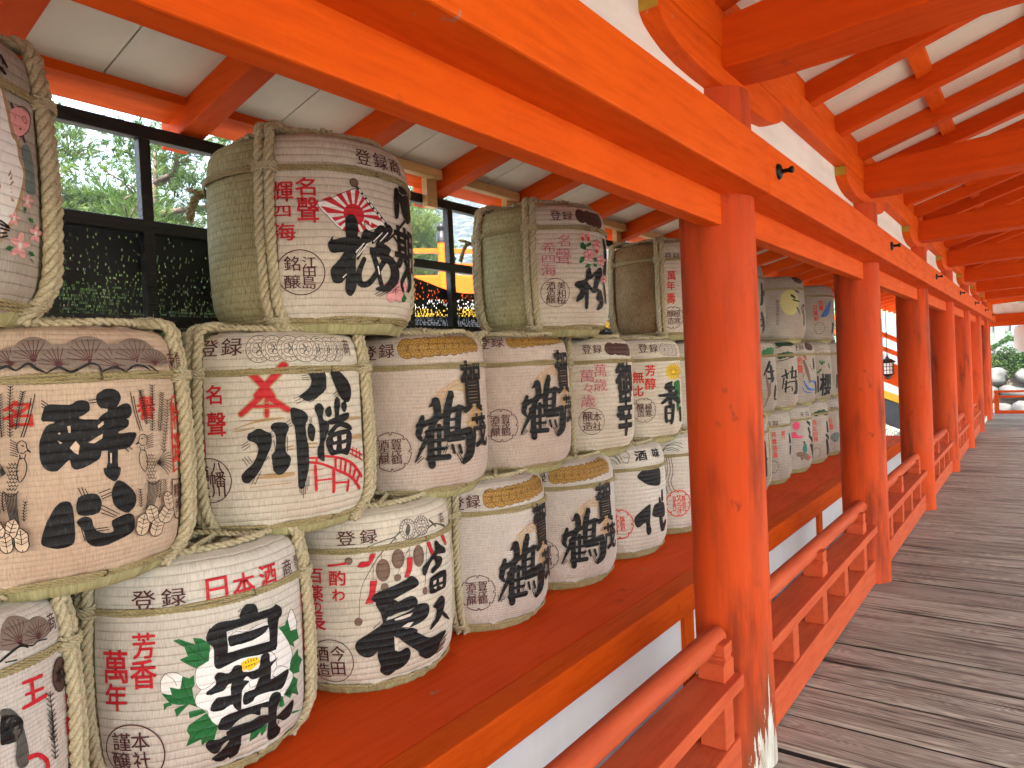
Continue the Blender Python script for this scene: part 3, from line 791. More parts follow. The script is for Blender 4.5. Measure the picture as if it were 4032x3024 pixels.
def topropes_mb():
    b = MB(); rq = random.Random(2)
    for k in range(8):
        a = k*pi/4 + 0.3; a2 = a + 2.2 + 0.3*rq.random(); r = 0.235
        P = []
        A = Vector((r*cos(a), r*sin(a), 0.540)); Bv = Vector((r*cos(a2), r*sin(a2), 0.540))
        for i in range(41):
            t = i/40; p = A.lerp(Bv, t); p.z = 0.543 + 0.007*sin(pi*t)*(1 + (k % 3)*0.5) + 0.002*sin(t*15+k); P.append(p)
        helix(b, resample(P, 0.006), 2, 0.0042, 0.0048, 0.034, 5, k)
    P = [Vector(((0.225+0.006*sin(5*a_))*cos(a_), (0.225+0.006*sin(5*a_))*sin(a_), 0.542+0.003*sin(4*a_))) for a_ in [2*pi*i/140 for i in range(140)]]
    helix(b, resample(P, 0.007), 2, 0.005, 0.0055, 0.04, 5, 0, closed=True)
    # loose straw ends
    for _ in range(260):
        a = rq.random()*2*pi; r = 0.10+0.13*rq.random(); p = Vector((r*cos(a), r*sin(a), 0.538+0.006*rq.random()))
        d = Vector((rq.gauss(0,1), rq.gauss(0,1), 0.10*rq.random())).normalized()*(0.02+0.03*rq.random()); e = d.cross(Vector((0,0,1))).normalized()*0.0012
        b.face([p-e, p+e, p+d+e*0.5, p+d-e*0.5])
    return b
def knot_mb():
    b = MB(); rq = random.Random(11)
    for k in range(3):
        a = 0.5*k - 0.4; P = [Vector((0.305+0.05*t, 0.02*sin(a+t*3)+ (k-1)*0.03*t, 0.420 - 0.10*t*t*(k != 1) + 0.02*t)) for t in [i/10 for i in range(11)]]
        helix(b, resample(P, 0.006), 2, 0.004, 0.0046, 0.03, 4, k)
    return b
BARRELS = {}
GROUP = 'sake barrels stacked on the vermilion shelf'
def barrel(key, label, pos, wrap=(-1.10, 1.10), ropes=(-1.18, 1.18), cloth='cream', body='strawgreen', rot=0.0, scale=(1.0, 1.0), cords=(3, 3), backknot=None, top=True, wlabel=None):
    t = thing('sake_barrel', label, 'sake barrel', pos, rot, GROUP); t.scale = (scale[0], scale[0], scale[1])
    shared(('body', body), body_mb, 'straw_body', CL[body], t)
    shared('skirt', skirt_mb, 'straw_skirt', CL['skirt'], t)
    if wrap: shared(('wrap', wrap, cloth), lambda: wrap_mb(*wrap), 'printed_wrap', CL[cloth], t)
    shared(('band', cords[0]), lambda: band_mb(0.420, cords[0], 0.0034, 0.0056, WOFF, 0.026, 0.0012), 'cord_band', CL['cord'], t)
    shared(('bandlow', cords[1]), lambda: band_mb(-0.004, cords[1], 0.0036, 0.0056, 0.011, 0.026, 0.0012), 'cord_band', CL['cord'], t)
    for r in ropes: shared('vrope', vrope_mb, 'binding_rope', CL['rope'], t, rz=r)
    if top: shared('topropes', topropes_mb, 'top_lashing', CL['rope'], t)
    if backknot is not None: shared('knot', knot_mb, 'cord_end', CL['cord'], t, rz=backknot)
    BARRELS[key] = t
    return t
# ================================================================ printed artwork of each barrel: half millimetres along (u) and up (v) the barrel wall; stroke widths in fifths of a millimetre
ART = {}
ART['hak'] = """Qw -239 604 -223 627 -195 604 -172 664 -109 680 -31 667 69 678 131 611 179 563 213 497 226 432 198 390 218 339 202 287 150 275 133 253 95 247 -51 280 -108 245 -212 241 -251 264 -262 295 -258 321 -296 347 -311 383 -302 413 -282 436 -304 462 -308 495 -296 536 -256 559 -245 584
Sm -246 568 6 -286 550 6 -302 521 5 -302 467 5 -282 436 5 -252 439 6 -222 458 6
Sm -282 436 5 -307 404 5 -309 371 5 -291 346 5 -258 321 5 -260 283 5 -242 253 5 -212 241 5
Sm -241 566 5 -242 594 5 -229 623 5
Sm 131 611 6 187 548 8 216 484 10 229 431 12 199 395 11
Sm 197 384 10 220 327 12 197 283 11 150 275 9
Sm -63 409 5 -56 378 5 -18 381 7 1 419 7
Sm -142 667 6 -110 677 6 -67 661 6 -12 672 6 62 675 6
Sm 53 524 5 90 487 7 96 427 8
Sm 64 388 8 103 424 7 177 387 5
Qw -456 454 -455 503 -431 537 -392 540 -359 519 -370 459 -413 471 -412 436
Sm -456 454 6 -455 503 6 -431 537 7 -392 540 7 -359 519 6
Sm -426 532 5 -399 506 5 -386 475 5
Qw 199 627 228 671 259 660 287 583 273 546 250 543 210 582
Sm 199 627 10 228 671 10 254 663 10 287 583 13 273 546 13
Pg -392 691 -365 695 -295 656 -305 690 -269 681 -232 646 -241 566 -300 542 -338 571 -367 597 -331 607 -343 651
Pg -456 446 -408 432 -418 471 -372 454 -359 516 -331 500 -309 512 -307 468 -320 449 -317 411 -303 354 -338 377 -381 380 -420 394
Pg -449 395 -419 399 -410 384 -435 377 -447 361
Pg -402 361 -352 380 -338 377 -371 346 -394 322
Pg -355 249 -343 274 -263 317 -241 267 -217 237 -235 175 -270 173 -293 159 -294 191 -362 170 -342 219
Pg -340 340 -282 341 -263 320 -307 311 -339 307
Pg -68 102 -63 147 -18 151 29 153 21 121 -1 102 -12 130 -30 109
Pg 132 616 179 611 201 639 224 564 286 553 308 490 246 496 254 462 207 499 178 546
Pg 196 379 212 414 290 442 293 404 343 359 298 341 293 312 223 332 185 372
Pg 141 255 221 320 268 281 252 252 268 196 205 237 185 217 133 265
Pg 204 135 360 78 212 120
Pg 102 214 117 260 129 255 141 202 121 199
Sk -356 685 5 -301 623 5 -246 568 5
Sk -351 589 5 -299 579 5 -256 570 5
Sk -284 673 5 -282 624 5 -273 601 5
Sk -442 437 5 -385 407 5 -309 366 5
Sk -362 506 5 -349 444 5 -327 392 5
Sk -348 187 6 -296 236 6 -241 261 6
Sk -290 167 6 -263 211 6 -232 236 6
Sk -54 114 7 -18 133 8
Sk 207 374 10 270 389 12
Sk 150 257 9 229 274 11
Qk -86 733 -81 770 -62 790 -44 794 1 774 -1 707
Qk -230 691 -224 722 -188 741 -116 736 13 736 100 733 120 742 158 711 150 667 63 691 -75 694 -163 688
Qk -248 682 -236 712 -219 724 -157 715 -157 682 -156 580 -197 555 -218 533 -218 610 -223 633 -244 654
Qk 63 692 152 685 129 646 114 570 98 513 61 544 66 622
Qk -207 517 -218 544 -196 577 -151 583 -66 585 61 572 109 561 95 515 -12 526 -96 537 -179 518
Qk -152 648 -147 663 -111 661 -32 659 59 656 42 625 -36 610 -114 610 -144 613
Qk -215 456 -221 485 -200 499 -155 483 -128 511 -95 501 -88 468 -12 458 3 509 19 520 55 509 55 466 107 469 50 434 49 391 7 410 -46 414 -73 440 -101 419 -158 429 -185 404 -254 402 -258 419 -225 437
Qk -145 430 -63 414 -98 376 -107 287 -131 293 -147 337
Qk -227 367 -211 378 -145 370 -103 369 -108 324 -158 324 -199 309 -246 322 -240 352
Qk -31 368 -2 414 50 377 181 379 143 314 110 300 74 326 -14 348 -51 358
Qk 1 487 54 472 47 349 -5 342
Qk -95 305 -87 361 -14 356 68 335 104 301 41 317 -27 324 -51 302
Qk -216 220 -212 252 -186 278 -107 284 -16 277 43 267 43 235 -6 253 -12 217 -61 244 -122 236 -163 208 -193 210
Qk -168 205 -118 212 -62 207 -12 215 36 197 88 168 141 184 214 197 200 131 147 118 89 152 33 158 -24 148 -111 149 -154 159
Qk 37 261 57 299 101 291 117 254 91 213 87 132 124 83 122 46 66 45 34 84 35 186
Qk -181 198 -116 192 -108 160 -115 90 -138 47 -215 44 -247 73 -237 85 -206 107 -169 147
Qk -275 163 -255 178 -215 169 -184 177 -161 156 -195 139 -221 99 -247 105 -270 135
Sk -138 729 9 -119 737 9
Sk 67 387 8 105 356 8
Sk -245 399 8 -225 402 9
Sk 99 117 14 103 139 14
Sk -130 77 11 -110 108 10
Sk -232 51 12 -195 64 11
Sk -253 65 10 -237 79 10
Sk -214 620 7 -208 586 7
Sk 115 616 13 127 647 13
Sk -98 769 9 -80 781 9
Py -97 515 -64 528 -12 517 -3 489 -26 477 -54 461 -71 476 -93 472 -93 497
Sk -78 515 9 -74 505 9
Sk -64 516 9 -61 506 9
Sk -50 517 9 -48 507 9
Sk -36 516 10 -34 505 10
Sk -21 515 10 -20 504 10
Sk -76 492 9 -72 484 9
Sk -62 494 9 -59 485 9
Sk -48 494 9 -45 485 9
Sk -34 493 9 -31 485 9
Sr 354 726 18 337 596 16 371 422 19 420 188 37
Sr 386 678 17 376 582 15 419 403 19
Tr 日 -235 -137 842 957
Tr 本 -110 3 839 951
Tr 酒 33 139 833 960
Tr 芳 -573 -469 620 741
Tr 香 -591 -471 477 614
Tr 萬 -725 -602 507 662
Tr 年 -721 -614 376 503
Tm 登 -572 -459 849 940
Tm 録 -433 -325 855 940
Tm 商 190 270 861 947
Tm 標 308 351 868 945
Rm -602 163 146 15 0
Tm 本 -604 -518 180 271
Tm 社 -606 -522 75 177
Tm 謹 -701 -607 180 270
Tm 醸 -717 -619 72 174"""
ART['fuk'] = """Se 236 870 44 144 903 24 73 911 24 -69 865 18
Se 112 897 33 56 944 36
Se -69 865 16 -174 851 10 -216 847 8
Se -193 918 24 -237 891 19 -292 884 15 -399 855 9 -491 812 6
Se -229 886 20 -327 803 15 -408 693 11 -457 595 7 -476 432 7
Se -374 860 7 -377 809 7
Se -321 810 8 -323 769 8
Se -375 749 7 -380 653 7
Se -225 886 8 -230 827 8
Se -140 803 9 -144 758 9
Se -134 817 9 -183 751 9 -227 668 8
Se 0 781 12 -41 543 10
Se -355 576 8 -308 606 8
Pr -472 740 -448 768 -404 767 -387 810 -357 810 -374 771 -405 738 -450 735
Sm -472 740 6 -448 768 6 -404 767 6 -387 810 6 -357 810 5 -374 771 6 -405 738 6 -450 735 6 -472 740 5
Pr -435 514 -406 575 -395 648 -357 647 -369 592 -387 513
Sm -435 514 6 -406 575 6 -395 648 6 -357 647 5 -369 592 6 -387 513 6 -435 514 6
Pr -185 637 -165 694 -157 753 -122 752 -132 680 -156 635
Sm -185 637 6 -165 694 6 -157 753 7 -122 752 6 -132 680 7 -156 635 6 -185 637 6
Pr 4 811 34 816 68 725 46 715
Sm 4 811 7 34 816 8 68 725 10 46 715 8 4 811 8
Pr 161 822 198 822 241 755 217 752
Sm 161 822 8 198 822 12 241 755 18 217 752 13 161 822 11
Eb -317 703 43 68
Om -317 703 43 68 6
Sm -350 747 7 -335 745 7
Sm -280 737 7 -296 740 7
Sm -356 734 7 -338 732 7
Sm -277 724 7 -295 726 7
Sm -359 722 7 -340 719 7
Sm -275 710 7 -294 713 7
Sm -360 709 7 -341 706 7
Sm -275 697 7 -294 700 7
Sm -360 696 7 -341 693 7
Sm -276 684 7 -295 687 7
Sm -358 682 7 -341 680 7
Sm -279 671 7 -297 674 7
Sm -355 669 7 -339 667 7
Sm -284 659 7 -300 661 7
Eb -220 758 40 59
Om -220 758 40 59 6
Sm -251 798 7 -236 796 7
Sm -185 787 7 -200 790 7
Sm -256 788 7 -239 785 7
Sm -181 775 7 -198 778 7
Sm -258 777 7 -241 774 7
Sm -179 763 7 -198 767 7
Sm -260 765 7 -242 763 7
Sm -179 752 7 -198 755 7
Sm -260 754 7 -242 751 7
Sm -181 740 8 -199 744 8
Sm -258 742 7 -242 740 7
Sm -184 729 8 -201 733 8
Sm -255 730 7 -240 728 8
Sm -189 719 8 -204 722 8
Eb -73 747 42 67
Om -73 747 42 67 6
Sm -104 793 7 -89 790 8
Sm -34 778 8 -51 781 8
Sm -110 781 7 -93 777 8
Sm -31 764 8 -50 768 8
Sm -113 769 7 -96 765 8
Sm -30 750 8 -50 755 8
Sm -115 756 7 -97 752 8
Sm -31 737 8 -51 742 8
Sm -116 743 7 -98 739 8
Sm -33 725 8 -53 729 8
Sm -115 730 8 -98 726 8
Sm -37 712 8 -56 717 8
Sm -112 716 8 -97 713 8
Sm -44 701 8 -60 705 8
Eb -522 779 23 22
Om -522 779 23 22 5
Eb -481 408 24 24
Om -481 408 24 24 5
Eb -314 600 23 22
Om -314 600 23 22 6
Eb -230 644 22 20
Om -230 644 22 20 5
Eb -42 519 18 23
Om -42 519 18 23 6
Ee -136 926 61 64
Ec -136 926 57 59
Oe -137 926 40 42 9
Se -92 919 14 -85 913 14
Se -97 903 15 -92 895 16
Se -107 890 16 -105 881 16
Se -121 882 16 -122 872 16
Se -137 879 16 -140 871 16
Se -152 882 15 -158 875 15
Se -165 890 14 -173 886 14
Se -176 903 13 -184 902 13
Se -181 918 13 -189 921 13
Se -181 934 14 -188 940 14
Se -176 950 15 -180 957 15
Se -166 962 15 -167 971 15
Se -152 971 16 -151 980 16
Se -136 974 16 -132 982 16
Se -121 971 15 -114 977 15
Se -107 963 14 -98 967 14
Se -97 951 13 -87 951 13
Se -92 935 13 -83 932 13
Ee -25 928 62 63
Ec -26 929 57 59
Oe -27 929 41 42 9
Se 18 921 16 26 915 16
Se 13 905 18 18 897 18
Se 3 892 19 5 883 19
Se -12 884 19 -13 875 19
Se -28 882 19 -32 873 19
Se -43 885 18 -50 879 17
Se -57 893 16 -65 890 16
Se -67 906 14 -76 906 14
Se -73 922 13 -81 924 13
Se -72 938 15 -78 943 15
Se -66 953 17 -70 960 17
Se -55 965 17 -56 974 17
Se -41 973 18 -39 983 18
Se -25 976 18 -20 984 18
Se -9 973 17 -1 980 17
Se 5 965 16 14 969 16
Se 15 953 14 25 953 14
Se 19 937 14 29 934 14
Qe -159 912 -143 946 -128 955 -118 935 -134 892 -152 892
Oe -7 925 15 14 7
Oe -21 908 15 15 8
Oe -42 912 14 14 7
Oe -48 933 14 14 7
Oe -34 950 14 14 7
Oe -13 946 15 14 7
Qk -394 536 -385 557 -355 576 -262 599 -182 622 -139 639 -97 603 -94 572 -135 554 -194 540 -266 516 -358 509
Qk -373 511 -313 517 -251 513 -237 473 -286 437 -311 404 -334 385 -346 447
Qk -314 480 -236 495 -153 516 -111 491 -108 451 -166 431 -240 428 -302 417
Qk -334 385 -265 403 -158 425 -104 450 -38 440 -14 402 -42 348 -128 325 -205 322 -277 314 -337 317
Qk -508 255 -487 298 -426 329 -350 372 -319 397 -259 356 -205 322 -147 315 -112 282 -199 266 -278 283 -339 264 -387 202 -434 183 -484 208
Qk -366 268 -277 299 -255 248 -249 188 -184 200 -165 140 -206 84 -263 65 -312 41 -361 78 -360 119 -375 177
Qk -262 303 -181 316 -112 274 -14 213 95 212 157 198 98 158 55 92 -25 76 -94 119 -114 157 -184 216
Qk 76 794 98 807 138 772 204 731 200 700 102 717 15 676 -26 624 -53 623 -53 669 21 713 77 747
Qk 46 715 145 690 148 649 88 625 24 611 23 642 72 661
Qk 0 578 69 599 185 594 206 551 179 486 113 483 18 485 -9 503
Qk 18 401 77 438 115 446 150 407 127 350 94 313 43 282 -8 261 -13 276 31 317 48 375
Qk 98 360 158 311 209 257 157 281 95 332
Sk 59 82 23 123 100 28
Sk 63 106 19 142 126 22
Sk 74 126 18 155 145 23
Sk 92 152 19 159 169 24
Sk -192 147 12 -176 198 11
Sk -208 135 11 -192 195 11
Sk -395 359 10 -349 395 10
Sk -2 288 15 20 313 15
Pc -265 395 -217 404 -141 409 -160 391 -218 385 -258 386
Pc -221 337 -179 353 -140 351 -172 325
Pc 31 562 63 561 54 540 28 539
Pc 93 560 142 558 135 532 92 536
Pc 26 520 59 523 54 504
Pc 87 518 135 514 123 497
Pc -270 290 -247 269 -249 188 -268 204
Sr -646 757 37 -591 761 29 -541 767 44
Tr 酌 -647 -545 636 725
Tr わ -631 -554 543 614
Tr 百 -790 -689 651 737
Tr 薬 -791 -689 541 637
Tr の -769 -703 476 532
Tr 長 -802 -680 368 476
Tm 登 -590 -475 874 957
Tm 録 -447 -342 876 959
Tm 商 159 221 898 968
Tm 今 -661 -570 177 272
Tm 田 -665 -577 84 170
Tm 酒 -768 -672 174 268
Tm 造 -776 -675 68 161
Rm -662 171 139 12 0"""
ART['yah'] = """St -548 538 13 -456 566 23 -381 580 43 -288 584 13
St -558 524 10 -503 529 20 -445 543 13
St -513 579 10 -406 580 16
St -482 221 10 -266 229 14
St -448 268 13 -347 273 67 -258 275 47
St -428 284 13 -359 285 17
St -289 422 23 -251 429 23
St -278 408 17 -252 409 20
St -172 431 27 -124 430 31
St -173 411 17 -132 408 20
St 100 551 46 218 545 37
St 109 436 47 219 435 76
St -173 286 17 -88 282 14
St -450 838 124 -373 746 118 -344 701 111
St -279 864 147 -359 778 118 -424 712 109
St -387 723 119 -439 674 109 -507 616 100
St -387 723 119 -327 671 110 -270 627 107
St -374 686 87 -378 600 86
St -446 654 72 -303 648 73
Sr -450 838 88 -373 746 83 -344 701 76
Sr -279 864 112 -359 778 83 -424 712 74
Sr -387 723 83 -439 674 74 -507 616 65
Sr -387 723 84 -327 671 74 -270 627 72
Sr -374 686 53 -378 600 52
Sr -446 654 36 -303 648 36
St -440 643 8 -310 636 8
St -401 671 10 -346 668 10
Sr -171 330 33 -94 310 34 -2 263 38 99 209 47 188 129 59
Sr -78 353 34 16 331 35 109 286 45 201 200 60
Sr -13 338 37 -14 275 37
Sr 60 311 43 50 245 42
Sr 143 260 54 120 206 50
Sr -170 353 30 -121 348 31
Sr -128 349 28 -130 325 28
Sr -138 305 46 -136 172 42
Sr -27 263 53 -28 145 51
Sr -133 223 24 -44 220 25
Sr -29 194 28 79 184 29
Sr 79 191 45 72 135 47
Sr 93 374 23 215 322 30
Sr 91 349 19 213 293 25
Sr 120 378 23 111 336 22
Sr 155 366 26 144 317 25
Sr 188 348 30 183 305 29
Sr 24 326 30 19 264 31
Sr 99 288 37 89 225 36
Sr 144 166 50 180 211 46
Qk -522 287 -502 312 -462 349 -434 400 -432 440 -450 461 -480 476 -478 508 -453 520 -421 535 -384 516 -360 501 -360 448 -385 390 -413 333 -447 282 -487 245 -518 254
Qk -362 534 -345 559 -289 559 -268 527 -286 482 -290 402 -267 367 -276 321 -309 284 -334 278 -358 302 -362 342 -363 389 -343 414 -339 493
Qk -257 626 -241 637 -178 607 -166 566 -181 527 -171 397 -176 290 -195 224 -206 191 -232 201 -234 317 -237 518 -251 552 -256 593
Qk -148 818 -136 831 -53 829 -44 756 -56 722 -105 684 -161 666 -193 682 -204 697 -150 741 -135 780
Qk -13 817 -2 829 51 826 115 771 143 720 132 663 101 642 52 667 14 739
Qk -127 617 -118 644 -93 650 -73 620 -83 573 -73 538 -81 443 -82 340 -90 326 -121 351 -119 405 -107 431 -106 541
Qk -171 519 -154 545 -128 509 -137 455 -148 442 -167 465
Qk -84 552 -47 536 -57 481 -82 429 -88 443 -75 490
Qk -1 653 20 678 41 654 29 599 19 544 -3 539 -6 601
Qk -66 613 -33 631 -24 589 -45 568 -64 585
Qk 49 639 81 653 93 622 72 588 49 604
Qk -46 553 93 586 98 551 27 529 -48 527
Qk -59 475 -16 519 37 535 86 525 123 499 114 478 62 496 17 509 -35 465
Qk -70 441 -50 467 -10 484 82 489 117 457 98 380 70 340 26 354 -32 351 -54 371 -68 414
Pc -28 449 -2 458 0 433 -21 428
Pc 31 459 69 463 64 434 34 430
Pc -30 409 -4 410 -11 379 -25 387
Pc 30 408 67 412 56 384 33 380
Sk -517 448 8 -478 469 8
Sk -515 435 8 -475 456 8
Sk -506 421 8 -469 445 8
Sk -286 555 8 -260 570 8
Sk -280 541 8 -254 556 8
Sk -275 529 8 -249 542 8
Sk -367 508 8 -353 515 8
Sk -366 495 8 -353 504 8
Sk -361 481 8 -348 490 8
Sk -187 808 8 -145 811 8
Sk -188 795 8 -146 798 8
Sk -188 784 8 -147 784 8
Sk -240 685 8 -193 699 8
Sk -233 670 8 -200 683 8
Sk -224 656 8 -181 674 8
Sk -155 658 8 -105 685 9
Sk -229 201 8 -226 167 8
Sk -219 196 8 -216 152 8
Sk -209 199 8 -208 133 8
Sk -199 218 8 -198 156 8
Sk -188 237 8 -188 176 8
Sk -177 256 8 -179 195 8
Sk -514 379 8 -488 338 8
Sk -503 388 8 -475 347 8
Sk -485 390 8 -462 353 8
Sk -456 236 8 -420 307 8
Sk -471 241 8 -446 289 8
Sk -405 359 8 -373 429 8
Sk -399 355 8 -379 383 8
Sk -350 467 8 -343 414 8
Sk -280 481 8 -284 402 8
Sk -232 491 8 -233 397 8
Sk -173 438 8 -171 384 8
Sk -9 692 9 39 721 10
Sk -2 681 9 47 706 10
Sk 6 674 9 56 695 10
Sk -152 578 8 -147 544 8
Sk -159 565 8 -154 538 8
Sk 86 417 13 92 395 13
Tr 名 -695 -607 676 777
Tr 聲 -693 -591 505 632
Tr 四 -736 -719 540 603
Tr 海 -756 -708 417 496
Tm 登 -733 -623 933 1023
Tm 録 -605 -489 931 1028
Tm 商 106 162 919 1014
Tm 八 -686 -609 301 364
Tm 幡 -694 -604 230 316
Tm 川 -691 -611 177 240
Tm 酒 -777 -696 264 348
Tm 造 -793 -699 175 259
Rm -695 267 120 12 0
Ce 48 951 45 70
Ce -9 951 51 70
Ce -74 954 56 71
Ce -401 962 67 75
Ce -327 963 61 71
Ce -241 960 68 72
Ce -159 955 69 73"""
ART['sui'] = """Qk -226 680 -212 725 -189 736 -131 729 -98 746 -61 736 -60 700 -98 670 -36 660 -15 638 -25 523 -45 486 -112 459 -135 478 -142 503 -183 462 -221 472 -239 518 -235 592 -212 646 -181 662 -219 668
Qk -30 737 -23 770 20 790 62 776 70 740 42 704 -14 708
Qk -17 675 32 701 96 721 117 692 101 658 17 643 -37 638
Qk -65 609 -20 639 88 654 92 619 42 595 126 592 117 553 77 525 -26 528 -64 545
Qk 13 704 56 701 36 476 48 444 37 404 16 393 -14 422 -21 454 -3 476
Qk -251 174 -245 211 -218 282 -189 325 -160 335 -137 308 -134 192 -146 151 -198 143 -240 160
Qk -125 315 -109 349 -51 349 -33 309 -44 270 -80 262 -120 274
Qk 7 342 25 390 58 381 105 324 104 274 73 246 35 265 12 299
Qk -127 244 -97 262 -72 245 -64 208 -40 182 9 178 3 224 73 242 98 219 95 164 53 141 -41 122 -92 150 -103 196
PC -141 642 -130 643 -130 615 -138 614
PC -136 552 -115 579 -102 558 -108 521 -123 532
PC -99 676 -78 682 -73 663
PC -175 615 -166 619 -166 609
PC -177 587 -160 576 -168 571
PC -33 635 -10 652 -9 638 -31 622
PC -71 567 -40 587 -15 599 -19 580 -50 562
PC 8 514 15 513 12 469 6 472
Sk -222 754 9 -189 724 9
Sk -223 742 9 -197 718 9
Sk -223 729 9 -201 710 9
Sk -58 743 10 -29 746 10
Sk -57 732 10 -26 734 10
Sk 31 511 9 32 466 9
Sk 22 512 9 21 468 9
Sk -115 385 8 -101 340 8
Sk -103 385 8 -93 348 8
Sk -91 377 8 -80 348 8
Sk -43 350 10 1 362 10
Sk -35 334 10 10 349 10
Sk -31 324 10 9 336 10
Sk -36 300 9 34 247 9
Sk -37 283 9 25 239 9
Sk -37 266 9 15 236 9
Sk -61 202 10 -13 200 10
Sk -57 192 10 -9 189 10
Sk 68 536 10 86 509 10
Sk 83 539 10 103 517 10
Sk -225 236 9 -209 267 9
Sk -118 242 8 -100 157 8
Sk -230 592 8 -229 536 8
TR 名 -355 -255 651 756
TR 譽 142 238 643 746
TR 特 358 433 582 708
TR 選 358 439 424 561
SR 360 709 26 375 734 23 436 745 20
SR 353 709 26 347 552 24 354 383 26
SR 354 383 20 397 393 14 448 375 20
Sm 335 348 20 326 241 21 349 166 24
Sm 335 348 11 455 335 12
Sm 349 166 11 442 136 13
Tm 精 347 405 259 325
Tm 撰 359 424 186 251
Tm 醸 407 460 255 322
Tm 造 424 479 173 241
Xk 161.8 -0.8377 -0.01433 0.001166 -2.966e-05 397.1 0.2032 -0.3811 -0.0001526 -0.0002071 1
Xk 111.0 -0.3801 -0.01792 -3.452e-05 -1.457e-05 451.2 0.0524 -0.54 -2.924e-05 5.519e-05 -1
Fn -344 903 39 45
Fn -310 905 57 67
Fn -237 918 77 93
Fn -159 891 74 88
Fn -51 907 96 107
Fn 46 882 97 99
Fn 137 905 113 102
Fn 221 893 87 66
Sk -366 874 21 -323 894 31 -293 877 18 -256 903 25 -231 881 30 -201 864 12
Sk -202 861 12 -159 884 22 -122 864 25 -82 882 28 -53 897 23 -24 887 19 -14 860 16
Sk -14 860 13 37 879 26 81 858 14
Sk 81 858 13 118 884 23 163 880 25 193 862 12
Sk 187 883 16 211 869 20 237 855 13
Tm 商 308 359 870 947
Tm 標 370 410 873 950"""
